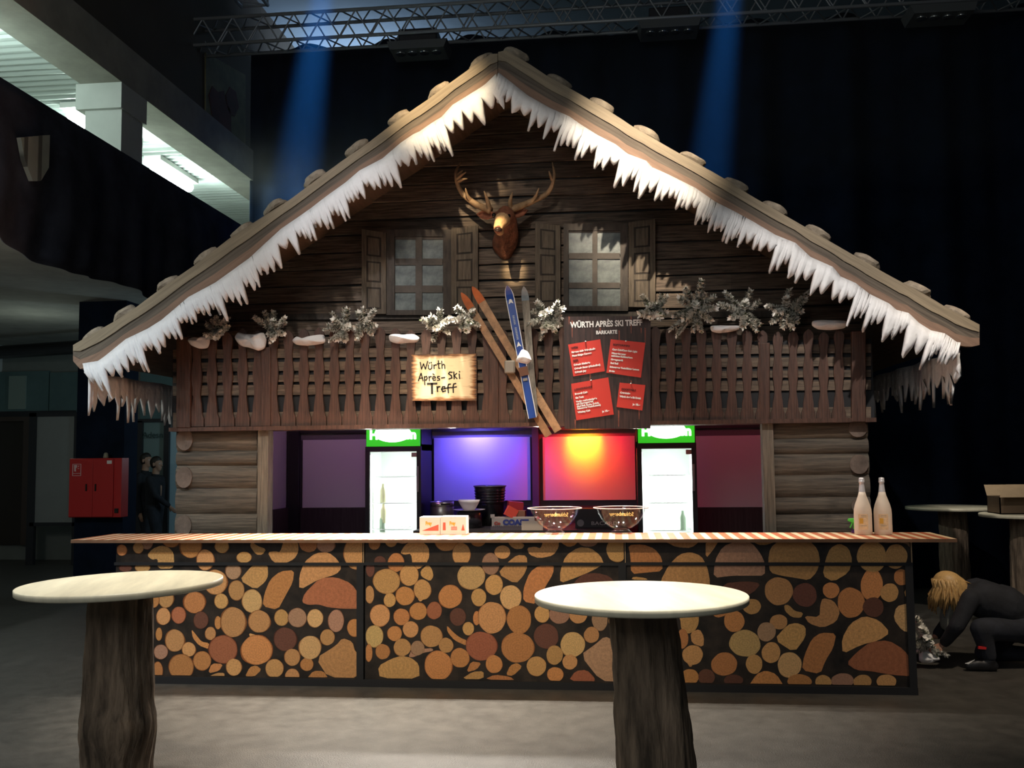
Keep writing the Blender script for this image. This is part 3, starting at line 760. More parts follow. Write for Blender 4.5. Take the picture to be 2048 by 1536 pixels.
# ------------------------------------------------------------------ snow pads and fir sprigs along the balcony
def snow_pad(pts_px, label, seed, Y=None, thick=0.09):
    """soft fleece lump following an outline"""
    Y=YR-0.02 if Y is None else Y
    x0=min(p[0] for p in pts_px); x1=max(p[0] for p in pts_px)
    c=at((x0+x1)/2,sum(p[1] for p in pts_px)/len(pts_px),Y)
    bm=bmesh.new(); n=len(pts_px); cx=sum(p[0] for p in pts_px)/n; cy=sum(p[1] for p in pts_px)/n
    rings=[(1.0,0.0),(0.96,-0.45),(0.8,-0.8),(0.5,-1.0),(0.0,-1.06)]; vs=[]
    fine=[]
    for i in range(n):
        for t in (0,0.5): 
            a,b=pts_px[i],pts_px[(i+1)%n]; fine.append((a[0]+(b[0]-a[0])*t,a[1]+(b[1]-a[1])*t))
    m=len(fine); mb=MB()
    for s_,dep in rings[:-1]:
        for (x,y) in fine:
            p=at(cx+(x-cx)*s_,cy+(y-cy)*s_,Y); p.y+=dep*thick*(0.85+0.45*noise.noise(Vector((x*0.05,y*0.09,seed)))); vs.append(p)
    p=at(cx,cy,Y); p.y-=1.02*thick; vs.append(p)
    fs=[(r*m+i,r*m+(i+1)%m,(r+1)*m+(i+1)%m,(r+1)*m+i) for r in range(3) for i in range(m)]
    fs+=[(3*m+i,3*m+(i+1)%m,4*m) for i in range(m)]+[tuple(range(m-1,-1,-1))]
    mb.add(vs,fs,0,True); o=mb.build('snow_pad',SNOW,sub=1)
    return tag(o,label,'artificial snow',group='white fleece snow pads on the balcony')
snow_pad([(376,680),(388,674),(400,676),(414,673),(424,678),(420,698),(400,699),(384,692)],'beige lit fleece snow pad at the balcony end beside the gallery',1)
snow_pad([(469,675),(476,664),(490,668),(512,669),(532,664),(537,680),(534,698),(520,704),(502,697),(482,694)],'largest drooping fleece snow pad on the balcony rail, folded in the middle',2)
snow_pad([(584,682),(594,672),(604,678),(622,672),(652,668),(656,686),(640,690),(616,693),(592,691)],'twisted fleece snow pad on the balcony rail under a double fir sprig',3)
snow_pad([(777,671),(790,668),(808,670),(830,668),(843,676),(838,686),(815,687),(795,689),(779,684)],'bright white fleece snow pad above the burnt wooden sign',4)
snow_pad([(1417,652),(1440,651),(1462,652),(1481,652),(1480,660),(1460,665),(1436,668),(1420,664)],'thin tapering fleece snow pad between two fir sprigs',5)
snow_pad([(1621,642),(1640,640),(1670,641),(1692,642),(1696,650),(1690,658),(1660,662),(1632,660),(1620,652)],'flat tan fleece snow pad at the balcony end under the icicles',6)
def fir_sprig(px,py,R,arms,label,seed,Y=None,group='frosted fir sprigs on the balcony'):
    Y=YR-0.03 if Y is None else Y
    rr=random.Random(seed); c=at(px,py,Y); s=dist(Y)
    o=thing('fir_sprig',label,'fir branch',tuple(c),group)
    tw=MB(); nd=MB()
    for (dx,dy,rad) in arms:
        e=c+RX*(dx*s)+UX*(-dy*s); e=Vector((e.x,Y-rr.uniform(0.02,0.14),e.z))
        a=c+Vector((0,0.01,0)); L=(e-a).length; d=(e-a).normalized()
        tw.tube([a,a+(e-a)*0.95],[0.006,0.004],5)
        q=d.orthogonal().normalized(); w=d.cross(q); r=rad*s
        m=int(L/s*3.4)+26
        for k in range(m):
            t=0.12+0.88*k/m; an=rr.uniform(0,2*PI); b=a+(e-a)*t
            out=(q*math.cos(an)+w*math.sin(an))*rr.uniform(0.7,1.15)*r*(1.0 if t<0.85 else 0.8)+d*r*rr.uniform(0.2,0.9)
            sd=out.cross(d).normalized()*r*0.22
            nd.add([b+sd,b-sd,b+out*0.7-sd*1.1,b+out,b+out*0.7+sd*1.1],[(0,1,2,3,4)])
    tw.build('twig_stem',TWIG,o); nd.build('needles',FROST,o,fix=False)
    return o
fir_sprig(437,664,40,[(-26,6,8),(-20,-14,8),(-4,-22,8),(6,-26,8),(22,-18,8),(30,-8,7),(14,4,8),(-8,14,8),(8,16,8),(28,-26,6)],'olive fir sprig at the balcony end beside the gallery, over a snow pad',1)
fir_sprig(548,662,40,[(-30,-24,8),(-14,-36,8),(2,-38,9),(8,-18,8),(28,-16,6),(34,-24,6),(24,8,8),(8,20,8),(0,26,6),(-10,8,8)],'fir sprig standing up beside the largest snow pad',2)
fir_sprig(688,660,46,[(-22,-34,8),(-30,-8,7),(-34,2,6),(2,-42,8),(12,-40,8),(-14,-18,8),(-8,22,8),(6,22,8),(14,-6,9),(-22,26,6)],'wide frosted fir sprig, first of the two crossed above the twisted snow pad',3)
fir_sprig(728,652,40,[(0,-34,8),(26,-28,8),(12,-10,9),(26,0,8),(20,18,7),(-10,28,8),(-6,-24,8),(-14,4,9)],'frosted fir sprig, second of the two crossed above the twisted snow pad',4)
fir_sprig(880,655,40,[(-32,-14,9),(-22,-2,9),(-16,-20,9),(2,-34,9),(26,-16,8),(18,-6,9),(-14,28,7),(22,14,6),(-4,6,8)],'white fir sprig over the top edge of the burnt sign',5)
fir_sprig(935,642,40,[(-18,-24,9),(-10,-6,9),(14,-18,8),(-12,18,8),(4,24,8),(28,12,6),(8,4,9),(-22,2,8)],'white fir sprig beside the tips of the wooden skis',6)
fir_sprig(1094,636,46,[(-18,-28,10),(-26,-12,9),(24,-28,8),(34,-16,8),(28,2,9),(-34,14,8),(26,18,8),(-4,28,10),(-12,44,7),(18,30,7),(-6,-4,10),(6,-12,9)],'full star-shaped fir sprig between the skis and the drinks board',7)
fir_sprig(1309,626,40,[(-24,-32,8),(-12,-12,9),(14,-34,8),(24,-30,7),(4,-16,10),(-28,6,10),(10,12,9),(-8,10,9),(22,2,8)],'fir sprig over the top corner of the drinks board',8)
fir_sprig(1392,618,56,[(-22,-36,9),(10,-54,9),(-34,-18,9),(34,-22,9),(16,-30,8),(36,4,8),(-44,14,9),(-52,42,7),(-6,44,8),(8,46,8),(26,28,8),(-26,22,9),(-2,-6,10),(-40,56,6)],'largest frosted fir sprig, towering beside the drinks board',9)
fir_sprig(1488,624,50,[(-38,-36,8),(-50,-12,8),(10,-38,9),(28,-18,9),(-20,-4,9),(-28,14,8),(8,22,9),(28,28,8),(22,40,7),(0,-18,9),(-6,34,8)],'fir sprig beside the thin tapering snow pad',10)
fir_sprig(1572,620,50,[(-40,-6,8),(-26,10,8),(4,-36,9),(-4,-20,9),(30,-16,9),(44,-34,8),(26,6,9),(-8,34,9),(6,40,8),(-32,28,7),(18,24,9)],'shadowed fir sprig touching the icicle fringe',11)

# ------------------------------------------------------------------ mounted deer head
DY=YG-0.03
def dp(px,py,off): return at(px,py,DY-off)
s=dist(DY)
c=dp(1006,440,0.25)
deer=thing('mounted_deer_head','brown mounted stag head with wide antlers between the two hut windows','deer trophy',tuple(dp(1010,480,0.0)))
FUR=mat('deer_fur',(0.19,0.072,0.038),0.85,var=0.45,scale=14,bump=0.5,bscale=60)
FURP=mat('deer_muzzle_fur',(0.52,0.33,0.17),0.8,var=0.3,scale=16,bump=0.4,bscale=60)
NOSE=mat('deer_nose',(0.035,0.02,0.018),0.25)
P=dp
caps=[(P(1009,488,0.0),0.115,P(1014,470,0.12),0.105),(P(1014,470,0.12),0.105,P(1013,440,0.24),0.092),
 (P(1011,432,0.30),0.085,P(1005,440,0.40),0.066),(P(1005,440,0.40),0.066,P(998,452,0.50),0.046),(P(998,452,0.50),0.046,P(996,459,0.545),0.040),
 (P(1011,424,0.30),0.058,P(1008,427,0.34),0.055),(P(991,429,0.35),0.028,P(990,432,0.37),0.026),(P(1020,431,0.35),0.028,P(1019,434,0.37),0.026),
 (P(998,462,0.47),0.032,P(1000,463,0.40),0.040),(P(1011,505,0.0),0.07,P(1010,485,0.05),0.10)]
noseP=P(996,459,0.56)
blobs('head',caps,0.012,FUR,deer,8,[FUR,FURP],lambda co: 1 if (co-(P(1000,448,0.46))).length<0.115 and co.y<DY-0.37 else 0)
def ear(base,tip,wd,name='ear'):
    b=Vector(base); t=Vector(tip); d=t-b; up=Vector((0,0,1)); n=8; mb=MB(); vs=[]
    side=d.cross(Vector((0,1,0))).normalized()
    for i in range(n+1):
        f=i/n; w=wd*math.sin(PI*(0.12+0.88*f))**0.8; p=b+d*f
        for j,(a,dep) in enumerate(((-1,0.0),(-0.5,0.02),(0,0.032),(0.5,0.02),(1,0))): vs.append(p+side*(w*a)+Vector((0,dep,0)))
    fs=[(i*5+j,i*5+j+1,(i+1)*5+j+1,(i+1)*5+j) for i in range(n) for j in range(4)]
    o=MB().add(vs,fs,0,True).build(name,mat('deer_ear',(0.24,0.085,0.045),0.85,var=0.4,scale=14),deer,fix=False)
    m=o.modifiers.new('s','SOLIDIFY'); m.thickness=0.012
ear(P(988,430,0.27),P(953,428,0.20),0.045); ear(P(1020,430,0.27),P(1056,420,0.20),0.045)
ANT=mat('antler',(0.36,0.235,0.13),0.55,var=0.45,scale=10,stretch=(1,1,1),bump=0.4)
def antler(lines):
    mb=MB()
    for pts,ra,rb in lines:
        # smooth the polyline
        V=[dp(*p) for p in pts]; q=[]
        for i in range(len(V)-1):
            p0=V[max(i-1,0)];p1=V[i];p2=V[i+1];p3=V[min(i+2,len(V)-1)]
            for t in (0,0.25,0.5,0.75):
                q.append(0.5*((2*p1)+(p2-p0)*t+(2*p0-5*p1+4*p2-p3)*t*t+(3*p1-p0-3*p2+p3)*t**3))
        q.append(V[-1]); n=len(q)-1
        mb.tube(q,[1.25*(ra+(rb-ra)*(i/n)**1.4) for i in range(n+1)],8)
    return mb.build('antler',ANT,deer)
antler([([(982,421,.27),(972,417,.25),(956,411,.20),(938,399,.17),(924,386,.18),(915,367,.21),(912,350,.23),(914,338,.22),(922,325,.20)],0.026,0.006),
 ([(979,419,.27),(976,405,.32),(972,393,.36),(968,382,.38)],0.018,0.004),([(941,401,.18),(934,390,.23),(931,376,.27)],0.016,0.004),
 ([(914,358,.22),(922,351,.27),(932,344,.31)],0.015,0.004),([(915,364,.21),(925,359,.27),(935,357,.31)],0.014,0.004),([(914,352,.22),(922,344,.25),(926,341,.27)],0.012,0.003)])
antler([([(1023,419,.27),(1034,415,.25),(1052,408,.20),(1072,399,.17),(1090,390,.18),(1102,376,.21),(1108,355,.23),(1108,342,.22),(1105,325,.20)],0.026,0.006),
 ([(1022,417,.27),(1020,404,.32),(1022,394,.36),(1025,384,.38)],0.018,0.004),([(1062,404,.18),(1071,393,.23),(1078,376,.27)],0.016,0.004),
 ([(1106,362,.22),(1101,352,.25),(1098,342,.27)],0.014,0.004)])
e_=MB()
for ex,ey in ((988,430),(1017,432)):
    p=dp(ex,ey,0.402); MBs=MB().lathe([(0.0,-0.02),(0.014,-0.014),(0.02,0),(0.014,0.014),(0.0,0.02)],tuple(p),10); MBs.build('eye',mat('eye_glass',(0.008,0.006,0.005),0.1),deer)
MB().lathe([(0.0,-0.022),(0.024,-0.016),(0.034,0),(0.024,0.016),(0.0,0.022)],tuple(noseP),14).build('nose',NOSE,deer)

# ------------------------------------------------------------------ skis leaning on the balcony
def ski(tip,tail,wpx,Y,label,mats,lines=False,extra=None):
    s=dist(Y); a=at(*tip,Y); b=at(*tail,Y); d=(b-a); L=d.length; d.normalize(); n=Vector((-d.z,0,d.x)); hw=wpx*s/2
    o=thing('ski',label,'ski',tuple(b),'old skis crossed on the balcony')
    prof=[(0.0,0.12),(0.012,0.45),(0.03,0.75),(0.06,0.96),(0.10,1.0),(0.5,0.90),(0.94,0.98),(1.0,0.95)]
    rows=[]
    for t,w in prof:
        curl=-0.07*max(0,1-t/0.12)**2; rows.append((a+d*(L*t)+Vector((0,curl,0)),hw*w))
    def strip(name,k0,k1,m,off,th,t0=0,t1=1):
        vs=[];sel=[r for r,p in zip(rows,prof) if t0<=p[0]<=t1]
        for p,w in sel: vs += [p-n*w*k1+Vector((0,off,0)),p-n*w*k0+Vector((0,off,0)),p-n*w*k1+Vector((0,off+th,0)),p-n*w*k0+Vector((0,off+th,0))]
        fs=[]
        for i in range(len(sel)-1):
            q=4*i; fs+=[(q,q+1,q+5,q+4),(q+2,q+6,q+7,q+3),(q,q+4,q+6,q+2),(q+1,q+3,q+7,q+5)]
        fs+=[(0,2,3,1),(len(vs)-4,len(vs)-3,len(vs)-1,len(vs)-2)]
        return MB().add(vs,fs).build(name,m,o)
    strip('ski_body',-1,1,mats[0],0,0.014)
    if len(mats)>1: strip('ski_tip',-1.02,1.02,mats[1],-0.002,0.018,0,0.13)
    if lines:
        strip('edge_line',-1.0,-0.84,WHITE_M,-0.002,0.003); strip('edge_line',0.84,1.0,WHITE_M,-0.002,0.003)
    return o,a,d,L,n,hw
WSKI=mat('old_ski_wood',(0.33,0.19,0.095),0.5,var=0.4,scale=4,stretch=(4,1,4)); TIPO=mat('orange_tip',(0.45,0.13,0.045),0.45,var=0.3,scale=6)
BLUE=mat('blue_ski',(0.012,0.055,0.30),0.35); GSKI=mat('grey_ski',(0.17,0.15,0.12),0.55,var=0.5,scale=6,stretch=(6,1,1.5)); GTIP=mat('blue_grey_tip',(0.16,0.22,0.27),0.5,var=0.3,scale=6)
BIND=mat('binding_metal',(0.30,0.27,0.23),0.45,0.5)
k=ski((925,588),(1097,872),15.5,YR-0.075,'old wooden ski with orange tip, lower of the crossed wooden pair',[WSKI,TIPO])
k2=ski((947,576),(1116,862),16.5,YR-0.105,'old wooden ski with orange tip, higher and upper of the crossed wooden pair',[WSKI,TIPO])
p=at(1021,733,YR-0.125); MB().box((p.x-0.05,p.y-0.03,p.z-0.06),(p.x+0.04,p.y+0.012,p.z+0.05)).build('toe_binding',BIND,k2[0],bevel=0.012)
k3=ski((1049,576),(1069,832),15,YR-0.14,'worn grey ski with pale blue tip standing behind the blue ski',[GSKI,GTIP])
k4=ski((1016,574),(1065,836),18,YR-0.19,'bright blue ski with white edge lines and a fleece lump at its binding',[BLUE],True)
o,a,d,L,n,hw=k4
def onski(t,u,off=-0.004): return a+d*(L*t)-n*(hw*u)+Vector((0,off,0))
MB().prism([onski(.07,0),onski(.13,.55),onski(.122,0.1),onski(.118,0),onski(.122,-.1),onski(.13,-.55)],(0,0.003,0)).build('arrow_mark',WHITE_M,o)
MB().prism([onski(.42,0),onski(.46,.55),onski(.452,0),onski(.46,-.55)],(0,0.003,0)).build('arrow_mark',WHITE_M,o)
LM=MB()
for i in range(14):
    t=0.22+0.012*i+(0.02 if i>5 else 0); LM.prism([onski(t,-.22),onski(t,.22),onski(t+.008,.22),onski(t+.008,-.22)],(0,0.003,0))
LM.build('lettering',mat('ski_print',(0.30,0.36,0.48),0.5),o)
MB().prism([onski(.615,-1),onski(.615,1),onski(.68,1),onski(.68,-1)],(0,-0.02,0)).build('binding_plate',mat('leather_brown',(0.16,0.07,0.04),0.6),o)
MB().prism([onski(.70,-.5),onski(.70,.5),onski(.72,.5),onski(.72,-.5)],(0,-0.01,0)).build('heel_plate',BIND,o)
sp=snow_pad([(1030,724),(1036,712),(1044,697),(1056,702),(1061,712),(1065,722),(1056,729),(1042,727)],'small white fleece lump stuck on the binding of the blue ski',8,Y=YR-0.20,thick=0.07)
sp['group']='white fleece snow pads on the balcony'

# ------------------------------------------------------------------ burnt wooden sign with hand lettering
SY=YR-0.06
def burnt():
    m=mat('burnt_wood',(0.80,0.56,0.30),0.6); nt=m.node_tree; N=nt.nodes; L=nt.links; p=N['Principled BSDF']
    tc=N.new('ShaderNodeTexCoord'); sp=N.new('ShaderNodeSeparateXYZ'); L.new(tc.outputs['UV'],sp.inputs[0])
    def edge(o):
        a=N.new('ShaderNodeMath'); a.operation='SUBTRACT'; a.inputs[1].default_value=0.5; L.new(o,a.inputs[0])
        b=N.new('ShaderNodeMath'); b.operation='ABSOLUTE'; L.new(a.outputs[0],b.inputs[0]); return b.outputs[0]
    mx=N.new('ShaderNodeMath'); mx.operation='MAXIMUM'; L.new(edge(sp.outputs['X']),mx.inputs[0]); L.new(edge(sp.outputs['Y']),mx.inputs[1])
    nz=N.new('ShaderNodeTexNoise'); nz.inputs['Scale'].default_value=5; nz.inputs['Detail'].default_value=5
    mp=N.new('ShaderNodeMapping'); mp.inputs['Scale'].default_value=(1,4,1); L.new(tc.outputs['UV'],mp.inputs[0]); L.new(mp.outputs[0],nz.inputs[0])
    ad=N.new('ShaderNodeMath'); ad.operation='MULTIPLY_ADD'; ad.inputs[1].default_value=0.16; L.new(nz.outputs['Fac'],ad.inputs[0]); L.new(mx.outputs[0],ad.inputs[2])
    cr=N.new('ShaderNodeValToRGB'); e=cr.color_ramp.elements
    e[0].position=0.47; e[0].color=(0.88,0.70,0.44,1); e[1].position=0.575; e[1].color=(0.05,0.024,0.013,1)
    x=e.new(0.535); x.color=(0.34,0.16,0.06,1); L.new(ad.outputs[0],cr.inputs[0])
    n2=N.new('ShaderNodeTexNoise'); n2.inputs['Scale'].default_value=3.0; n2.inputs['Detail'].default_value=3; m2=N.new('ShaderNodeMapping'); m2.inputs['Scale'].default_value=(1.2,5,1)
    L.new(tc.outputs['UV'],m2.inputs[0]); L.new(m2.outputs[0],n2.inputs[0])
    c2=N.new('ShaderNodeValToRGB'); c2.color_ramp.elements[0].position=0.60; c2.color_ramp.elements[0].color=(1,1,1,1); c2.color_ramp.elements[1].position=0.75; c2.color_ramp.elements[1].color=(0.5,0.36,0.24,1)
    L.new(n2.outputs['Fac'],c2.inputs[0]); mm=N.new('ShaderNodeMix'); mm.data_type='RGBA'; mm.blend_type='MULTIPLY'; mm.inputs[0].default_value=1
    L.new(cr.outputs[0],mm.inputs[6]); L.new(c2.outputs[0],mm.inputs[7]); L.new(mm.outputs[2],p.inputs['Base Color']); return m
c=at(888,755,SY)
sign=thing('wooden_sign','cream wooden sign with scorched brown edges and hand-painted black lettering on the balcony','sign',tuple(c))
q=[at(822.5,709,SY),at(953,707,SY),at(953.5,801.5,SY),at(823.5,801.5,SY)]
b=MB().prism(q,(0,0.02,0)).build('board',burnt(),sign)
uv=b.data.uv_layers.new(name='UVMap')
qx0,qx1,qz0,qz1=q[0].x,q[1].x,q[2].z,q[0].z
for l in b.data.loops:
    v=b.data.vertices[l.vertex_index].co; uv.data[l.index].uv=((v.x-qx0)/(qx1-qx0),(v.z-qz0)/(qz1-qz0))
def stroke(mb,pts,w,Y):
    V=[at(x,y,Y) for x,y in pts]; s=dist(Y)
    for i in range(len(V)-1):
        a,b=V[i],V[i+1]; d=(b-a).normalized(); n=Vector((-d.z,0,d.x))*w*s/2; e=d*w*s*0.3
        mb.prism([a-e+n,b+e+n,b+e-n,a-e-n],(0,0.003,0))
Z=lambda x,y:(780+x*0.20833,560+y*0.20833)
let=MB()
def S(w,*pts): stroke(let,[Z(*p) for p in pts],w,SY-0.002)
# first word
S(2.2,(290,790),(302,855),(322,805),(340,855),(362,780)); S(2.2,(368,815),(370,850),(384,858),(400,848),(402,812)); S(2.4,(376,792),(378,798)); S(2.4,(394,790),(396,796))
S(2.2,(420,815),(424,852)); S(2.2,(422,826),(434,814),(446,816)); S(2.2,(464,775),(468,848),(480,848)); S(2.2,(452,806),(486,800)); S(2.2,(496,778),(500,850)); S(2.2,(500,820),(514,808),(524,818),(526,850))
# second line
S(2.4,(272,968),(298,895),(318,968)); S(2.2,(280,944),(314,940)); S(2.2,(330,925),(334,1005)); S(2.2,(332,934),(350,924),(358,942),(346,962),(334,958)); S(2.2,(374,926),(378,966)); S(2.2,(376,938),(388,926),(398,928))
S(2.2,(408,944),(436,940),(430,926),(414,926),(408,946),(420,964),(438,958)); S(2.2,(412,900),(424,910)); S(2.2,(476,926),(458,926),(456,940),(474,946),(476,960),(454,964)); S(2.6,(494,940),(526,936))
S(2.6,(596,886),(572,884),(562,900),(590,920),(594,940),(566,950)); S(2.6,(612,882),(616,950)); S(2.4,(640,896),(616,920),(644,948)); S(2.6,(664,902),(668,948)); S(2.6,(666,878),(668,884))
# third line
S(4.0,(360,996),(448,994)); S(4.6,(402,996),(404,1088)); S(2.8,(452,1022),(456,1072)); S(2.8,(454,1040),(468,1024),(480,1026)); S(2.8,(494,1048),(530,1042),(524,1024),(504,1026),(496,1050),(508,1072),(534,1064))
S(2.8,(580,1000),(562,1002),(556,1024),(560,1082)); S(2.8,(540,1038),(582,1032)); S(2.8,(632,994),(612,998),(606,1020),(608,1080)); S(2.8,(590,1034),(638,1026))
let.build('lettering',INK,sign)

# ------------------------------------------------------------------ drinks board
PY=YR-0.05
c=at(1214,745,PY)
menu=thing('menu_board','tall dark drinks board with four tilted red cards and white heading on the balcony','menu board',tuple(c))
q=[at(1127.5,633,PY),at(1301.5,632,PY),at(1301,857,PY),at(1129,858,PY)]
stn=MB().prism(q,(0,0.02,0))
rr=random.Random(5)
for x,y0,y1 in ((1138,632,650),(1144,640,676),(1143,770,800),(1238,660,690),(1262,632,668),(1282,655,668),(1290,655,690),(1237,820,855),(1180,735,770),(1262,760,770),(1278,815,840),(1150,838,858),(1200,655,670)):
    stn.prism([at(x-1,y0,PY-0.001),at(x+1.6,y0+2,PY-0.001),at(x+0.8,y1,PY-0.001),at(x-0.3,y1-3,PY-0.001)],(0,0.001,0),1)
stn.build('board',[mat('dark_print_planks',(0.032,0.015,0.013),0.45,var=0.85,scale=3.5,stretch=(16,1,0.9)),mat('print_red_grain',(0.22,0.06,0.035),0.5,var=0.5,scale=20)],menu)
PW=mat('print_white',(0.86,0.84,0.82),0.5); PRED=mat('print_red',(0.56,0.035,0.022),0.5); PDK=mat('print_dark_red',(0.10,0.004,0.004),0.5)
def fittext(name,body,x0,y0,x1,hpx,m,parent,Y,ang=0.0,bold=0.0):
    """text starting at pixel (x0,y0 baseline), spanning to x1, cap height hpx"""
    s=dist(Y); size=hpx*s/0.70
    t=text('probe',body,size,(0,0,0),m,bold=bold); w=max(v.co.x for v in t.data.vertices)-min(v.co.x for v in t.data.vertices); bpy.data.objects.remove(t)
    xs=(x1-x0)*s/w; ca,sa=math.cos(ang),math.sin(ang)
    return text(name,body,size,tuple(at(x0,y0,Y)),m,parent,(ca,0,sa),(-sa,0,ca),bold=bold,xs=xs,extrude=0.0008)
fittext('heading','WÜRTH APRÈS SKI TREFF',1141,655.5,1285,11.5,PW,menu,PY-0.002,0.012,0.0022)
fittext('heading','BARKARTE',1192,668.5,1234,7.0,PW,menu,PY-0.002,0.012,0.0014)
Q=lambda x,y:(1120+x*0.12371,660+y*0.12371)
def card(cs,lines,pin):
    V=[at(*Q(*p),PY-0.004) for p in cs]
    cc=sum(V,Vector())/4
    o=MB().prism(V,(0,0.003,0)).build('red_card',PRED,menu,loc=tuple(cc))
    ax=(V[1]-V[0]).normalized(); ang=math.atan2(ax.z,ax.x)
    for body,x,y,x2,hh,m in lines:
        X,Y_=Q(x,y); X2,_=Q(x2,y)
        fittext('card_lettering',body,X,Y_,X+(X2-X)/math.cos(ang),hh,m,o,PY-0.0055,ang,0.0015 if m is PW else 0.001)
    p=at(*Q(*pin),PY-0.010); MB().lathe([(0,-0.006),(0.006,-0.003),(0.007,0),(0.004,0.004),(0,0.005)],tuple(p),10).build('pin',WHITE_M,o)
card(((130,235),(650,150),(725,665),(215,750)),[('WEIN',185,305,295,3.6,PDK),('Ripasso della Valpolicella',190,375,575,3.4,PW),('Pinot Grigio Corvara',198,433,515,3.4,PW),('BIER',215,512,300,3.6,PDK),('Calanda Edelbräu',225,580,490,3.4,PW),('Calanda Senza (alkoholfrei)',235,640,655,3.4,PW),('Calanda Joy',243,698,430,3.4,PW)],(413,185))
card(((820,150),(1380,205),(1310,770),(750,690)),[('SOFTDRINKS',855,248,1125,3.6,PDK),('Coca Cola/Coca Cola Light',845,325,1245,3.4,PW),('Mineralwasser',835,385,1065,3.2,PW),('mit/ohne Kohlensäure',830,427,1170,3.2,PW),('Orangensaft',822,485,1018,3.2,PW),('Red Bull',815,545,940,3.4,PW),('Schweppes Tonic/Bitter Lemon',805,607,1275,3.2,PW),('Sprite',795,672,885,3.2,PW)],(1066,178))
card(((180,870),(780,765),(870,1365),(265,1460)),[('LONGDRINKS',232,980,522,3.6,PDK),('Bacardi Cola',243,1050,450,3.4,PW),('Gin Tonic',252,1113,387,3.4,PW),('Vodka rot/weiss/grün',262,1172,603,3.2,PW),('mit Zusatzgetränk',268,1210,545,3.2,PW),('(Red Bull, Sprite, O-Saft,',275,1250,635,3.2,PW),('Schweppes Tonic/Lemon)',282,1285,660,3.2,PW),('Whiskey Cola',290,1345,498,3.4,PW),('je 10.–',685,1332,805,3.6,PW)],(502,812))
card(((965,850),(1380,890),(1330,1300),(915,1245)),[('COCKTAILS',990,968,1220,3.6,PDK),('Caipirinha',972,1025,1135,3.4,PW),('Würth Après Ski Drink',965,1085,1310,3.4,PW),('je 10.–',1175,1215,1298,3.8,PW)],(1146,865))

# ------------------------------------------------------------------ bar counters with log print
def logprint():
    m=mat('log_print',(0.4,0.22,0.08),0.5); nt=m.node_tree; N=nt.nodes; L=nt.links; p=N['Principled BSDF']
    at_=N.new('ShaderNodeAttribute'); at_.attribute_name='tone'
    uv=N.new('ShaderNodeUVMap'); uv.uv_map='UVMap'
    ln=N.new('ShaderNodeVectorMath'); ln.operation='LENGTH'; L.new(uv.outputs[0],ln.inputs[0])
    tc=N.new('ShaderNodeTexCoord'); nz=N.new('ShaderNodeTexNoise'); nz.inputs['Scale'].default_value=16; nz.inputs['Detail'].default_value=6; L.new(tc.outputs['Object'],nz.inputs[0])
    n3=N.new('ShaderNodeTexNoise'); n3.inputs['Scale'].default_value=90; n3.inputs['Detail'].default_value=3; L.new(tc.outputs['Object'],n3.inputs[0])
    a=N.new('ShaderNodeMath'); a.operation='MULTIPLY_ADD'; a.inputs[1].default_value=0.22; L.new(nz.outputs['Fac'],a.inputs[0]); L.new(ln.outputs['Value'],a.inputs[2])
    sn=N.new('ShaderNodeMath'); sn.operation='MULTIPLY'; sn.inputs[1].default_value=42; L.new(a.outputs[0],sn.inputs[0])
    s2=N.new('ShaderNodeMath'); s2.operation='SINE'; L.new(sn.outputs[0],s2.inputs[0])
    r1=N.new('ShaderNodeMapRange'); r1.inputs['From Min'].default_value=-1; r1.inputs['To Min'].default_value=0.94; r1.inputs['To Max'].default_value=1.05; L.new(s2.outputs[0],r1.inputs[0])
    r2=N.new('ShaderNodeMapRange'); r2.inputs['To Min'].default_value=0.60; r2.inputs['To Max'].default_value=1.4; L.new(n3.outputs['Fac'],r2.inputs[0])
    rim=N.new('ShaderNodeValToRGB'); rim.color_ramp.elements[0].position=0.94; rim.color_ramp.elements[0].color=(1,1,1,1); rim.color_ramp.elements[1].position=1.0; rim.color_ramp.elements[1].color=(0.42,0.30,0.22,1)
    L.new(ln.outputs['Value'],rim.inputs[0])
    m1=N.new('ShaderNodeMath'); m1.operation='MULTIPLY'; L.new(r1.outputs[0],m1.inputs[0]); L.new(r2.outputs[0],m1.inputs[1])
    x=N.new('ShaderNodeMix'); x.data_type='RGBA'; x.blend_type='MULTIPLY'; x.inputs[0].default_value=1; L.new(at_.outputs['Color'],x.inputs[6]); L.new(m1.outputs[0],x.inputs[7])
    y=N.new('ShaderNodeMix'); y.data_type='RGBA'; y.blend_type='MULTIPLY'; y.inputs[0].default_value=1; L.new(x.outputs[2],y.inputs[6]); L.new(rim.outputs[0],y.inputs[7])
    L.new(y.outputs[2],p.inputs['Base Color']); return m
LOGP=logprint()
GAPM=mat('print_gap',(0.022,0.015,0.011),0.5,var=0.8,scale=7)
TONE={'t':(0.60,0.31,0.115),'y':(0.66,0.41,0.165),'o':(0.57,0.24,0.080),'r':(0.42,0.14,0.065),'p':(0.44,0.245,0.145),'d':(0.145,0.055,0.034)}
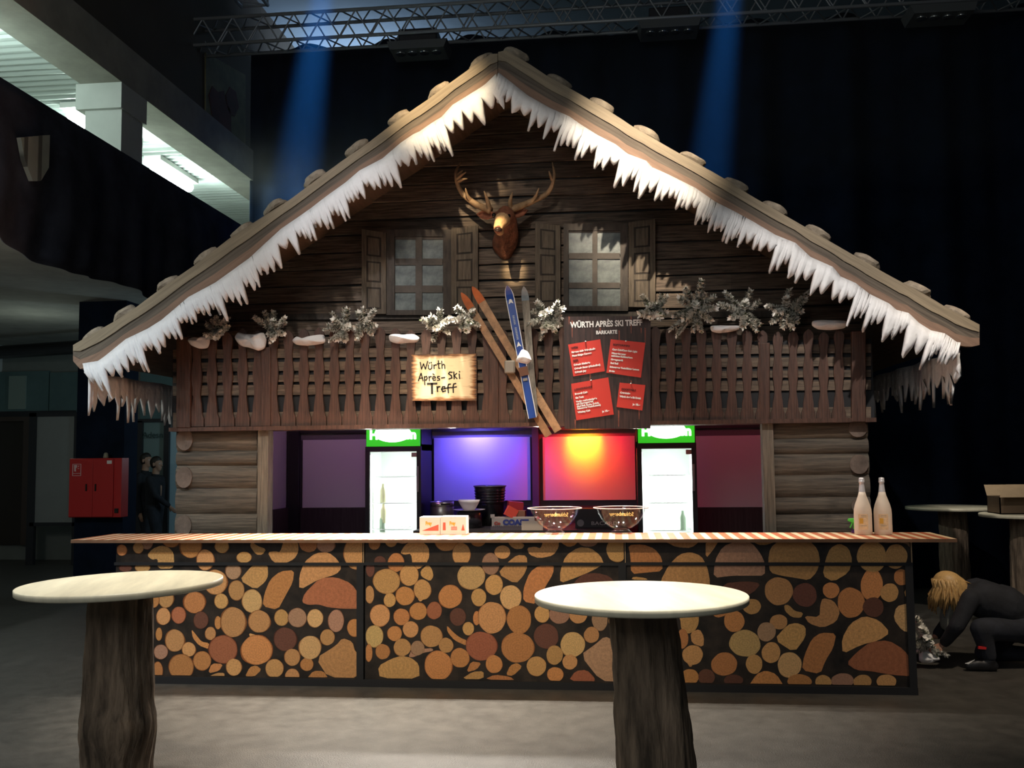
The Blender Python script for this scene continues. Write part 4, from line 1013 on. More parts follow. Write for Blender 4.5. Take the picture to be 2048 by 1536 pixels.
def counter(label,x0p,x1p,ox,oy,sc,circ,polys,clip):
    mid=(x0p+x1p)/2; c=at(mid,1372,0.0)
    zt=1.078; xa=at(x0p,1250,0.0).x; xb=at(x1p,1250,0.0).x
    o=thing('bar_counter',label,'bar counter',(c.x,0.3,0),'firewood-print bar counters')
    MB().box((xa+0.004,0.012,0.0),(xb-0.004,0.56,zt)).build('body',BLACK,o)
    mb=MB().box((xa+0.01,0.004,0.045),(xb-0.01,0.011,zt),1); tones=[(0,0,0,1)]*6; uvs=[[(0,0)]*4 for _ in range(6)]; rr=random.Random(int(x0p)); lay=[0]
    xlo,xhi=xa+0.014,xb-0.014; zlo,zhi=0.062,zt-0.002
    def addpoly(pts,tone,center,rad):
        V=[]
        for x,y in pts:
            p=at(x,y,0.0); V.append(Vector((min(max(p.x,xlo),xhi),0,min(max(p.z,zlo),zhi))))
        W_=[]
        for v in V:
            if not W_ or (v-W_[-1]).length>1e-4: W_.append(v)
        if len(W_)>2 and (W_[0]-W_[-1]).length<1e-4: W_.pop()
        if len(W_)<3: return
        area=0
        for i in range(len(W_)): a=W_[i];b=W_[(i+1)%len(W_)]; area+=a.x*b.z-b.x*a.z
        if abs(area)<1e-4: return
        if area<0: W_.reverse()
        lay[0]+=1; yy=0.003-0.00003*lay[0]
        cp=at(*center,0.0); s=rad*dist(0.0)
        b=len(mb.v); cen=Vector((sum(v.x for v in W_)/len(W_),0,sum(v.z for v in W_)/len(W_)))
        n=len(W_)
        mb.v += [(v.x,yy,v.z) for v in W_]
        mb.f.append([b+i for i in range(n)]); mb.m.append(0); mb.sm.append(False)
        k=rr.uniform(0.82,1.15); tn=TONE[tone]
        tones.append((tn[0]*k,tn[1]*k*rr.uniform(0.93,1.07),tn[2]*k,1))
        rmax=max(math.hypot(v.x-cp.x,v.z-cp.z) for v in W_)
        uvs.append([((v.x-cp.x)/s,(v.z-cp.z)/s) for v in W_])
    for pts,t in polys:
        P=[(ox+x/sc,oy+y/sc) for x,y in pts]
        # round the outline a little
        Q2=[]
        n=len(P)
        for i in range(n):
            a=P[i]; b=P[(i+1)%n]; Q2 += [(a[0]*0.8+b[0]*0.2,a[1]*0.8+b[1]*0.2),(a[0]*0.2+b[0]*0.8,a[1]*0.2+b[1]*0.8)]
        cx=sum(p[0] for p in P)/n; cy=sum(p[1] for p in P)/n
        addpoly(Q2,t,(cx,cy),max(math.hypot(p[0]-cx,p[1]-cy) for p in P)*1.12)
    for (x,y,rx,ry,t) in circ:
        X,Y=ox+x/sc,oy+y/sc; ph=rr.uniform(0,6)
        n=30; P=[]
        for i in range(n):
            a=2*PI*i/n; k=1+0.025*math.sin(2*a+ph)+0.02*math.sin(3*a+ph*2)+0.012*math.sin(7*a+ph)
            P.append((X+1.06*rx/sc*k*math.cos(a),Y+1.06*ry/sc*k*math.sin(a)))
        cnt0=len(uvs); addpoly(P,t,(X,Y),1.0/dist(0.0))
        if len(uvs)>cnt0:
            s=dist(0.0); uvs[-1]=[(u/(1.06*rx/sc*s),v/(1.06*ry/sc*s)) for u,v in uvs[-1]]
    ob=mb.build('log_print',[LOGP,GAPM],o,fix=False)
    me=ob.data; ca=me.color_attributes.new('tone','FLOAT_COLOR','CORNER'); uv=me.uv_layers.new(name='UVMap')
    for p in me.polygons:
        for j,li in enumerate(p.loop_indices):
            ca.data[li].color=tones[p.index]; uv.data[li].uv=uvs[p.index][j] if j<len(uvs[p.index]) else (0,0)
    zg=at(mid,1128,-0.006).z
    MB().box((xa,-0.010,zg-0.011),(xb,0.006,zg+0.011)).build('cross_strip',BLACK,o)
    MB().box((xb-0.055,-0.012,0),(xb-0.002,0.006,zg)).build('edge_strip',BLACK,o)
    MB().box((xa,-0.016,0.0),(xb,0.008,0.052)).build('plinth',BLACK,o)
    MB().box((xb-0.006,-0.004,zg),(xb-0.001,0.012,zt)).build('joint_edge',mat('joint_wood',(0.5,0.34,0.2),0.6),o)
    return o
cA=[(92,198,40,43,'o'),(290,140,48,50,'p'),(222,180,42,42,'t'),(480,130,65,45,'o'),(635,165,85,92,'o'),(750,275,68,80,'t'),(880,168,55,50,'t'),(1055,255,58,42,'t'),(120,340,50,28,'d'),(255,335,60,35,'t'),(970,365,60,62,'p'),(1700,160,70,55,'p'),(1940,225,98,120,'t'),(830,450,90,95,'t'),(995,515,62,75,'t'),(1118,600,78,88,'y'),(665,610,85,82,'o'),(875,600,53,58,'t'),(540,710,55,65,'r'),(850,770,26,50,'o'),(970,765,98,115,'t'),(1175,760,85,85,'t'),(715,750,58,65,'d'),(790,855,42,50,'t'),(510,910,75,85,'t'),(620,980,53,55,'t'),(725,1070,70,72,'o'),(560,1120,98,98,'o'),(890,980,112,105,'r'),(1155,985,122,112,'o'),(975,1120,60,65,'t'),(1295,1130,70,70,'t'),(1380,900,88,90,'d'),(1350,730,55,62,'t'),(1475,730,72,72,'p'),(1615,735,62,68,'y'),(1780,755,60,85,'p'),(1925,810,56,66,'o'),(1712,885,56,60,'t'),(1550,1098,50,50,'o'),(1575,965,85,90,'y'),(1435,1042,60,65,'t'),(1435,1190,55,55,'t'),(400,1000,55,55,'p'),(385,860,25,50,'o'),(420,720,55,65,'t'),(375,1150,40,70,'o'),(130,480,75,70,'o'),(60,620,70,65,'t'),(210,620,60,58,'o'),(120,760,62,66,'t'),(250,760,60,64,'r'),(70,900,66,70,'o'),(190,900,58,58,'t'),(110,1060,80,78,'y'),(250,1040,62,64,'o'),(180,1180,60,50,'t'),(440,580,60,70,'t'),(345,590,42,60,'o')]
pA=[([(290,240),(330,190),(400,160),(460,175),(500,220),(505,300),(490,345),(375,345),(375,265),(330,275)],'t'),([(1490,515),(1490,400),(1530,290),(1620,220),(1720,215),(1790,270),(1825,340),(1780,390),(1640,430)],'t'),([(1510,610),(1530,540),(1650,420),(1780,410),(1900,460),(1970,560),(1965,660),(1840,660),(1720,650),(1640,625),(1560,630)],'r'),([(1020,435),(1090,350),(1140,305),(1240,310),(1245,400),(1220,450),(1145,510)],'t'),([(1200,640),(1215,540),(1260,430),(1340,365),(1450,355),(1440,450),(1380,560),(1320,670)],'o'),([(1620,1050),(1780,950),(1830,890),(1910,920),(1930,1000),(1975,1010),(1970,1210),(1720,1205)],'t'),([(640,820),(680,870),(720,920),(780,930),(780,980),(700,950),(650,890)],'o'),([(1100,165),(1115,130),(1160,165),(1230,190),(1200,235),(1150,235)],'t'),([(1240,215),(1300,205),(1340,215),(1370,110),(1480,130),(1485,210),(1450,270),(1360,310),(1280,290)],'t'),([(1060,1200),(1100,1120),(1150,1105),(1195,1140),(1130,1200)],'o'),([(770,1170),(800,1090),(890,1095),(860,1150)],'o'),([(775,1200),(840,1165),(900,1165),(900,1200)],'t'),([(1550,1210),(1600,1150),(1680,1150),(1720,1210)],'o'),([(1480,112),(1645,112),(1620,200),(1560,220),(1500,190)],'o'),([(1090,850),(1160,870),(1190,870),(1110,900)],'t'),([(1000,105),(1110,105),(1080,128),(1030,128)],'o'),([(1160,105),(1300,105),(1270,140),(1200,140)],'o')]
counter('black bar counter with log-end print, end unit on the fire cabinet side',227,728,220,1050,3.9385,cA,pA,None)
cB=[(175,135,40,42,'o'),(295,115,42,42,'t'),(380,105,40,30,'p'),(690,110,80,75,'o'),(920,110,55,42,'o'),(800,210,62,80,'t'),(1095,195,55,45,'t'),(215,260,40,35,'d'),(330,270,57,65,'o'),(1010,280,60,75,'p'),(145,320,30,50,'d'),(140,500,32,60,'t'),(262,405,95,85,'t'),(425,360,65,75,'t'),(520,465,60,70,'t'),(870,370,97,88,'y'),(1035,430,60,70,'t'),(395,510,65,65,'o'),(720,515,82,80,'o'),(285,540,42,48,'t'),(925,520,52,60,'t'),(1155,520,75,82,'y'),(215,650,70,75,'t'),(370,660,55,58,'o'),(490,620,60,60,'o'),(605,615,52,60,'r'),(775,660,55,62,'d'),(910,670,25,48,'o'),(1020,665,95,110,'t'),(1215,680,85,95,'o'),(435,750,55,55,'t'),(320,780,50,52,'o'),(175,800,62,75,'y'),(585,800,75,75,'t'),(690,865,50,52,'t'),(850,745,40,45,'t'),(945,870,107,100,'r'),(1205,880,112,105,'o'),(235,910,50,53,'o'),(375,880,60,60,'t'),(485,885,48,50,'p'),(635,1010,95,102,'o'),(790,955,65,67,'o'),(1035,1000,57,62,'o'),(1340,1015,68,66,'t'),(1410,800,85,85,'d'),(1380,640,52,58,'t'),(1505,645,70,62,'p'),(1640,650,60,55,'t'),(1795,680,55,75,'p'),(1735,790,52,55,'t'),(1600,860,85,85,'y'),(1470,935,57,65,'t'),(1580,985,52,50,'t'),(1475,1075,55,52,'o'),(135,920,25,60,'o'),(1710,120,65,35,'p'),(1920,180,75,80,'t'),(1920,690,60,60,'t'),(1930,830,50,56,'o')]
pB=[([(360,200),(390,150),(440,105),(510,105),(565,160),(570,230),(545,280),(490,320),(450,310),(440,205),(390,215)],'t'),([(505,330),(560,280),(590,320),(600,370),(575,405),(510,370)],'t'),([(1510,420),(1510,330),(1550,220),(1640,160),(1730,165),(1800,220),(1825,280),(1740,330),(1620,380)],'t'),([(1600,450),(1610,410),(1680,350),(1780,345),(1870,370),(1920,440),(1900,520),(1700,520)],'d'),([(1060,350),(1130,270),(1200,215),(1270,220),(1275,300),(1250,360),(1190,425)],'t'),([(1245,550),(1245,460),(1290,340),(1360,290),(1465,285),(1460,350),(1400,450),(1340,570)],'o'),([(1270,165),(1330,155),(1370,170),(1390,105),(1500,110),(1500,160),(1460,220),(1360,240),(1290,215)],'t'),([(1130,105),(1200,110),(1255,140),(1240,170),(1190,175),(1150,150)],'t'),([(1510,100),(1640,100),(1620,145),(1570,160),(1520,130)],'o'),([(200,1015),(300,960),(370,940),(440,955),(495,1000),(500,1105),(215,1105)],'t'),([(695,720),(740,770),(790,810),(840,830),(840,870),(750,830),(700,770)],'o'),([(1655,935),(1760,860),(1830,800),(1900,830),(1960,900),(1960,1130),(1800,1120)],'p'),([(835,1060),(870,980),(945,990),(910,1040)],'o'),([(800,1108),(880,1055),(960,1050),(960,1108)],'t'),([(965,1110),(1040,1075),(1150,1090),(1185,1118)],'o'),([(1120,1080),(1150,1010),(1200,990),(1240,1020),(1170,1085)],'o'),([(1570,1120),(1620,1050),(1700,1040),(1760,1100),(1755,1130)],'r'),([(485,530),(505,555),(540,520),(500,500)],'t'),([(490,100),(600,100),(560,112)],'o'),([(420,950),(440,900),(520,890),(590,885),(600,905),(520,920),(460,950)],'p')]
counter('black bar counter with log-end print, middle unit between the two others',728,1254,700,1050,3.593,cB,pB,None)
cC=[(1065,430,85,88,'t'),(1235,455,75,72,'d'),(1405,425,50,50,'o'),(1535,505,82,95,'o'),(1670,390,68,100,'o'),(1785,440,55,58,'t'),(1865,340,48,50,'o'),(1670,205,92,95,'t'),(1828,205,70,75,'t'),(1680,535,65,60,'d'),(890,530,55,48,'t'),(775,625,62,68,'o'),(845,770,97,82,'y'),(1065,630,55,45,'t'),(985,695,58,58,'p'),(1015,830,57,65,'t'),(905,905,52,58,'t'),(1135,910,75,77,'y'),(710,905,80,72,'o'),(505,845,62,62,'t'),(485,990,55,52,'o'),(595,990,50,52,'d'),(770,1010,60,35,'d'),(1355,1020,50,42,'t'),(1480,1015,68,50,'p'),(1610,1020,55,45,'t'),(1765,1020,62,45,'t'),(1200,1015,75,42,'o'),(440,740,35,60,'o'),(200,700,70,70,'o'),(90,800,60,65,'t'),(280,820,65,65,'y'),(180,960,70,70,'o'),(330,960,60,58,'t'),(330,690,58,56,'r'),(100,600,60,55,'t')]
pC=[([(85,130),(180,125),(260,155),(305,215),(310,300),(200,310),(105,320),(100,200)],'o'),([(295,365),(350,260),(420,190),(490,175),(560,200),(600,270),(620,375),(600,480),(400,480),(300,440)],'t'),([(640,345),(650,230),(700,140),(800,95),(890,115),(950,190),(975,250),(975,330),(870,330),(760,330)],'p'),([(1010,310),(995,230),(1010,150),(1070,95),(1260,95),(1320,160),(1335,240),(1310,310),(1260,360),(1180,345),(1080,330)],'t'),([(1350,330),(1370,220),(1400,150),(1460,118),(1520,150),(1545,230),(1520,310),(1420,370)],'t'),([(395,570),(545,570),(545,640),(520,690),(470,710),(430,680),(425,610)],'t'),([(490,700),(550,675),(580,730),(575,795),(500,770)],'t'),([(610,560),(735,550),(720,590),(660,605)],'o'),([(1480,840),(1475,740),(1530,640),(1620,590),(1720,620),(1790,700),(1720,750),(1600,780)],'t'),([(1505,900),(1570,830),(1660,760),(1780,750),(1880,810),(1945,910),(1930,985),(1800,975),(1660,950),(1570,945)],'r'),([(1035,745),(1120,650),(1180,635),(1240,660),(1240,730),(1165,830)],'t'),([(1215,945),(1230,850),(1280,740),(1340,700),(1440,705),(1420,800),(1370,880),(1335,970)],'o'),([(1230,590),(1330,600),(1335,520),(1350,475),(1420,490),(1465,560),(1440,630),(1350,670),(1260,640)],'t'),([(1100,520),(1130,520),(1170,560),(1225,570),(1210,605),(1150,600),(1105,560)],'t'),([(1810,610),(1830,530),(1900,510),(1935,520),(1935,700),(1870,690)],'y'),([(1880,430),(1930,380),(1935,490),(1890,470)],'t'),([(870,1050),(920,970),(980,945),(1050,970),(1100,1050)],'o'),([(590,95),(680,95),(640,160),(590,220)],'t'),([(290,90),(560,90),(500,150),(400,145),(330,110)],'t'),([(890,95),(1060,95),(990,130),(930,130)],'t'),([(1730,120),(1930,110),(1930,150),(1890,120),(1800,110)],'p'),([(105,355),(120,335),(200,345),(215,358)],'t'),([(700,380),(860,365),(950,380),(900,440),(800,480),(720,460)],'d'),([(465,890),(490,930),(520,890),(490,870)],'t')]
counter('black bar counter with log-end print, end unit beside the kneeling person',1254,1830,1230,1050,3.2508,cC,pC,None)
# bar top
pf0=atz(142,1079,1.1); pf1=atz(1914,1080,1.1)
yf=-0.07; xfa=at(142,1079,yf).x; xfb=at(1914,1080,yf).x; xba=at(212,1069,0.56).x
yb_=atz(1000,1066,1.1).y
o=thing('plank_worktop','long striped plank worktop lying across the three log-print counters','worktop',((xfa+xfb)/2,0.25,1.08))
MB().prism([(xfa,yf,1.1),(xfb,yf,1.1),(xfb,yb_,1.1),(xfa+0.02,yb_,1.1)],(0,0,-0.02)).build('worktop',[BARTOP],o)
MB().box((xfa,yf-0.004,1.076),(xfb,yf+0.008,1.0995)).build('front_edge',BAREDGE,o)

# ------------------------------------------------------------------ things on the bar top
ZB=1.1
def bowl(px,py,R,label):
    c=atz(px,py,ZB); cx,cy=c.x,c.y
    o=thing('punch_bowl',label,'bowl',(cx,cy,ZB),'clear punch bowls on the bar')
    h=0.205
    prof=[(0.0,0.034),(R*0.25,0.036),(R*0.42,0.048),(R*0.60,0.074),(R*0.76,0.112),(R*0.88,0.155),(R*0.95,h-0.012)]
    fm=glassmat('clear_acrylic',(0.985,0.975,0.97),0.035)
    inner=[(max(0,r-0.004),z+0.004) for r,z in prof]
    MB().lathe(prof+[(R*1.045,h-0.008),(R*1.06,h),(R*0.965,h+0.004)]+list(reversed(inner)),(cx,cy,ZB),48).build('bowl',fm,o)
    MB().lathe([(R*0.42,0.0),(R*0.40,0.010),(R*0.30,0.026),(R*0.26,0.036),(R*0.24,0.036),(R*0.27,0.024),(R*0.36,0.008),(R*0.38,0.0)],(cx,cy,ZB),40).build('foot',fm,o)
    rim=mat('acrylic_rim',(0.85,0.70,0.68),0.2)
    MB().tube([(cx+R*1.055*math.cos(a),cy+R*1.055*math.sin(a),ZB+h-0.002) for a in [2*PI*k/48 for k in range(49)]],0.0035,6,cap=False).build('rim',rim,o)
    GOLD=mat('gold_print',(0.75,0.50,0.16),0.35,0.4)
    def warp(x,y,z):
        zz=0.128+y; rr_=R*(0.80+ (zz-0.128)*2.6)+0.004; a=PI/2+ (x-0.105)/rr_
        return Vector((cx+rr_*math.cos(a),cy+rr_*math.sin(a),ZB+zz))
    text('gold_lettering','Schlumberger',0.043,(0,0,0),GOLD,o,warp=warp,extrude=0,bold=0.0008,xs=0.86)
    return o
bowl(1110,1068,0.202,'clear punch bowl on the bar before the red wall panel')
bowl(1243,1067,0.205,'clear punch bowl on the bar partly before the lit fridge')
FROSTG=mat('frosted_white_glass',(0.80,0.68,0.56),0.5,var=0.06,scale=6)
def bottle(px,py,label):
    c=atz(px,py,ZB)
    o=thing('sparkling_wine_bottle',label,'bottle',(c.x,c.y,ZB),'white bottles on the bar')
    prof=[(0.0,0.0),(0.060,0.0),(0.0645,0.006),(0.065,0.04),(0.065,0.155),(0.0625,0.19),(0.054,0.225),(0.041,0.262),(0.030,0.292),(0.024,0.318)]
    MB().lathe(prof+[(0.0,0.318)],(c.x,c.y,ZB),36).build('glass_body',FROSTG,o)
    MB().lathe([(0.0245,0.285+0.005),(0.0255,0.30),(0.0225,0.335),(0.019,0.365),(0.018,0.385),(0.0215,0.388),(0.0215,0.402),(0.0195,0.404),(0.0205,0.412),(0.0185,0.424),(0.0,0.428)],(c.x,c.y,ZB),28).build('foil_capsule',mat('pale_foil',(0.80,0.78,0.80),0.3,0.3),o)
    lb=MB(); R=0.0655; n=14; vs=[]
    for i in range(n+1):
        a=-PI/2-0.75+1.1*i/n
        vs += [(c.x+R*math.cos(a),c.y+R*math.sin(a),ZB+0.04),(c.x+R*math.cos(a),c.y+R*math.sin(a),ZB+0.155)]
    lb.add(vs,[(2*i,2*i+2,2*i+3,2*i+1) for i in range(n)],0,True); lb.build('label',mat('cream_label',(0.78,0.58,0.36),0.6,var=0.22,scale=22),o,fix=False)
    bl=MB(); vs=[]
    for i in range(7):
        a=-PI/2-0.62+0.42*i/6; vs += [(c.x+R*1.006*math.cos(a),c.y+R*1.006*math.sin(a),ZB+0.085),(c.x+R*1.006*math.cos(a),c.y+R*1.006*math.sin(a),ZB+0.125)]
    bl.add(vs,[(2*i,2*i+2,2*i+3,2*i+1) for i in range(6)],0,True); bl.build('gold_mark',mat('gold_mark',(0.75,0.42,0.06),0.5),o,fix=False)
    for kk,zz in enumerate((0.142,0.132,0.068)):
        vs=[]
        for i in range(9):
            a=-PI/2-0.45+0.6*i/8; vs += [(c.x+R*1.006*math.cos(a),c.y+R*1.006*math.sin(a),ZB+zz),(c.x+R*1.006*math.cos(a),c.y+R*1.006*math.sin(a),ZB+zz+0.004)]
        MB().add(vs,[(2*i,2*i+2,2*i+3,2*i+1) for i in range(8)],0,True).build('label_print',mat('label_grey',(0.42,0.36,0.30),0.6),o,fix=False)
    return o
bottle(1727,1069,'tall white frosted bottle on the bar in front of the green spray bottle')
bottle(1767,1069,'tall white frosted bottle on the bar, the one nearer the worktop end')
c=atz(1703,1066,ZB); GRN=mat('green_plastic',(0.10,0.62,0.07),0.4)
o=thing('spray_bottle','bright green spray bottle with purple body half hidden by a white bottle','spray bottle',(c.x,c.y,ZB))
c.x+=0.03
MB().lathe([(0,0),(0.030,0),(0.032,0.01),(0.030,0.014),(0.018,0.030),(0.014,0.032),(0,0.032)],(c.x,c.y,ZB),20).build('bottle_body',mat('purple_liquid',(0.10,0.03,0.18),0.3),o)
MB().lathe([(0,0.03),(0.017,0.03),(0.017,0.05),(0.012,0.052),(0,0.052)],(c.x,c.y,ZB),18).build('collar',GRN,o)
hz=ZB+0.05
MB().prism([(c.x-0.055,c.y-0.014,hz+0.042),(c.x-0.05,c.y-0.014,hz+0.060),(c.x+0.035,c.y-0.014,hz+0.066),(c.x+0.042,c.y-0.014,hz+0.038),(c.x+0.016,c.y-0.014,hz),(c.x-0.014,c.y-0.014,hz),(c.x-0.016,c.y-0.014,hz+0.026)],(0,0.028,0)).build('spray_head',GRN,o,bevel=0.004)
MB().prism([(c.x-0.028,c.y-0.008,hz+0.03),(c.x-0.018,c.y-0.008,hz+0.03),(c.x-0.036,c.y-0.008,hz-0.012),(c.x-0.042,c.y-0.008,hz-0.008)],(0,0.016,0)).build('trigger',GRN,o)
# white snack boxes with printed triangle
BOXW=mat('white_carton',(0.84,0.82,0.78),0.6); OR=mat('print_orange',(0.85,0.45,0.05),0.5); RDP=mat('print_brick',(0.50,0.09,0.06),0.5)
def carton(x0,x1,ytop,ybot,Y,dep,label,marks):
    a=at(x0,ytop,Y); b=at(x1,ytop,Y); z0=ZB
    o=thing('white_carton',label,'carton',((a.x+b.x)/2,Y,z0),'white cartons on the bar')
    MB().box((a.x,Y,z0),(b.x,Y+dep,a.z)).build('box',BOXW,o,bevel=0.003)
    marks(o,Y-0.002); return o
def mk1(o,Y):
    fittext('lettering','Frey',851,1050,864,7,OR,o,Y,0,0.002)
    MB().prism([at(844,1061.5,Y),at(877,1061.5,Y),at(877,1049,Y)],(0,0.001,0)).build('printed_triangle',RDP,o)
def mk2(o,Y):
    fittext('lettering','Frey',899,1050,911,7,OR,o,Y,0,0.002)
    MB().prism([at(886,1045,Y),at(891,1045,Y),at(891.5,1060.5,Y),at(885.5,1060.5,Y)],(0,0.001,0)).build('printed_bottle',RDP,o)
    l=MB()
    for y in (1053.5,1056,1058.5): l.prism([at(902,y,Y),at(914,y,Y),at(914,y+1.3,Y),at(902,y+1.3,Y)],(0,0.001,0))
    l.build('printed_lines',RDP,o)
    MB().prism([at(922.5,1061,Y),at(929.5,1061,Y),at(926,1048,Y)],(0,0.001,0)).build('printed_triangle',RDP,o)
carton(839,880,1034,1062,0.36,0.14,'white carton with a large brick-red triangle, standing on the bar by the lit fridge',mk1)
carton(880.5,932,1033,1062,0.36,0.14,'white carton with small bottle print, standing on the bar beside the triangle carton',mk2)

# ------------------------------------------------------------------ rear work bench and things on it
ya,yb2=2.15,3.2; ZS=1.0
xa=at(856,1000,2.9).x; xb=at(1256,1000,2.9).x
o=thing('work_bench','dark work bench behind the bar between the two fridges','bench',((xa+xb)/2,2.7,0))
MB().box((xa,ya,ZS-0.04),(xb,yb2,ZS)).build('bench_top',mat('bench_black',(0.03,0.024,0.024),0.4),o)
MB().box((xa+0.03,ya+0.05,0),(xb-0.03,yb2-0.02,ZS-0.04)).build('bench_body',BLACK,o)
def onb(px,Y): p=at(px,1000,Y); return p.x
def wid(px,Y): return px*dist(Y)
# steel keg-like pot
Y=2.75; x=onb(884,Y); r=wid(24,Y)/1; rz=at(884,1003,Y).z-ZS
o=thing('steel_container','brushed steel container with slotted handle behind the white cartons','container',(x,Y,ZS))
STEEL=mat('brushed_steel',(0.55,0.52,0.48),0.3,0.9,var=0.15,scale=4,stretch=(1,1,20))
MB().lathe([(0,0),(r,0),(r,rz*0.78),(r*0.97,rz*0.80),(r,rz*0.82),(r,rz),(r*0.94,rz),(r*0.94,rz*0.9),(0,rz*0.9)],(x,Y,ZS),36).build('shell',STEEL,o)
MB().box((x+0.01,Y-r-0.004,ZS+rz*0.87),(x+r*0.8,Y-r*0.6,ZS+rz*0.94)).build('handle_slot',INK,o)
# dark pot with plate and bowl on it
Y=2.55; x=onb(938,Y); r=wid(26,Y); hz=at(938,1022,Y).z-ZS
o=thing('dark_urn','dark glossy urn carrying a plate, beside the steel container','urn',(x,Y,ZS))
MB().lathe([(0,0),(r,0),(r*1.02,hz*0.5),(r*0.96,hz-0.01),(r*0.8,hz),(0,hz)],(x,Y,ZS),32).build('urn_body',mat('dark_urn_glaze',(0.03,0.03,0.035),0.25),o)
MB().box((x-0.03,Y-r*1.04,ZS+hz*0.55),(x+0.03,Y-r*0.9,ZS+hz*0.72)).build('emblem',mat('urn_print',(0.30,0.22,0.20),0.5),o)
o=thing('plate','thin pale plate lying on the dark urn','plate',(x,Y,ZS+hz))
MB().lathe([(0,0.0),(0.09,0.0),(0.16,0.012),(0.165,0.016),(0.09,0.006),(0,0.005)],(x,Y,ZS+hz+0.001),36).build('plate_disc',mat('plate_white',(0.62,0.60,0.60),0.4),o)
o=thing('white_bowl','small white fluted bowl standing on the pale plate','bowl',(x,Y,ZS+hz+0.006))
MB().lathe([(0,0.0),(0.055,0.0),(0.075,0.03),(0.100,0.075),(0.112,0.105),(0.106,0.105),(0.07,0.03),(0,0.012)],(x,Y,ZS+hz+0.007),24).build('bowl_body',mat('bowl_white',(0.66,0.63,0.62),0.5),o)
# black bucket
Y=2.9; x=onb(980,Y); r=wid(32,Y); hz=at(980,972,Y).z-ZS
o=thing('black_bucket','tall black ribbed plastic bucket in front of the blue wall panel','bucket',(x,Y,ZS))
BK=mat('black_gloss',(0.012,0.012,0.016),0.22)
prof=[(0,0),(r*0.82,0),(r*0.88,hz*0.55)]
for k in range(5): prof += [(r*(0.90+0.015*k),hz*(0.58+0.07*k)),(r*(0.96+0.012*k),hz*(0.60+0.07*k)),(r*(0.90+0.015*k),hz*(0.62+0.07*k))]
prof += [(r*0.99,hz*0.97),(r*1.02,hz),(r*0.94,hz),(r*0.88,hz*0.6),(0,hz*0.1)]
MB().lathe(prof,(x,Y,ZS),36).build('bucket_body',BK,o)
MB().tube([(x+r*math.cos(a),Y+r*math.sin(a),ZS+hz) for a in [2*PI*k/36 for k in range(37)]],0.008,6,cap=False).build('bucket_rim',mat('bucket_rim',(0.10,0.10,0.13),0.2),o)
# red box and orange carton
Y=2.65; 
def tilted(name,label,cat,px0,px1,y0,y1,Y,d,m,rot,nm='carton_body',parent=None):
    a=at(px0,y0,Y); b=at(px1,y1,Y); w,h=b.x-a.x,a.z-b.z
    o=thing(name,label,cat,((a.x+b.x)/2,Y,b.z))
    mb=MB().box((-w/2,0,0),(w/2,d,h)).build(nm,m); mb.parent=o; mb.rotation_euler=rot
    return o
tilted('red_carton','dark red carton behind the blue-lettered tray','carton',1014,1044,1004,1046,2.62,0.2,mat('dark_red_card',(0.34,0.02,0.03),0.45),(0,0.10,0.2))
tilted('orange_carton','small bright orange-red carton tipped in the blue-lettered tray','carton',1008,1030,1014,1034,2.42,0.08,mat('orange_red_card',(0.70,0.08,0.05),0.5),(0,0.5,0.3))
tilted('brown_carton','small brown carton lying in the blue-lettered tray','carton',1022,1050,1022,1044,2.45,0.15,mat('brown_card',(0.22,0.09,0.05),0.6),(0,0,0))
# snack tray with lettering
Y=2.22; a=at(981,1036,Y); b=at(1072,1056,Y)
o=thing('snack_tray','pale cardboard tray with large blue lettering behind the first punch bowl','tray',((a.x+b.x)/2,Y,ZS))
TR=mat('tray_card',(0.52,0.45,0.40),0.7)
MB().box((a.x,Y,ZS),(b.x,Y+0.012,a.z)).box((a.x,Y,ZS),(a.x+0.012,Y+0.22,a.z)).box((b.x-0.012,Y,ZS),(b.x,Y+0.22,a.z)).box((a.x,Y+0.21,ZS),(b.x,Y+0.22,a.z)).box((a.x,Y,ZS),(b.x,Y+0.22,ZS+0.01)).build('tray_box',TR,o)
MB().box((a.x,Y-0.001,a.z),(a.x+0.04,Y+0.011,a.z+0.035)).build('tray_tab',TR,o)
fittext('lettering','Co',988.5,1049.5,1001,6,mat('tray_red',(0.50,0.05,0.03),0.6),o,Y-0.002,0,0.002)
fittext('lettering','COAST',1006,1049.5,1058,10,mat('tray_blue',(0.04,0.06,0.30),0.6),o,Y-0.002,0,0.005)
zz=MB(); n=22
for i in range(n):
    x0=a.x+(b.x-a.x)*i/n; x1=a.x+(b.x-a.x)*(i+1)/n; zc=at(1000,1053,Y).z
    zz.prism([(x0,Y-0.002,zc),((x0+x1)/2,Y-0.002,zc+0.010),(x1,Y-0.002,zc),(x1,Y-0.002,ZS),(x0,Y-0.002,ZS)],(0,0.001,0))
zz.build('zigzag_print',mat('zigzag_grey',(0.10,0.08,0.10),0.7),o)
tilted('white_card','plain cream card standing before the blue-lettered tray','card',1043,1086,1042,1066,2.17,0.006,mat('cream_card',(0.55,0.46,0.38),0.7),(0,0,0),'card_sheet')
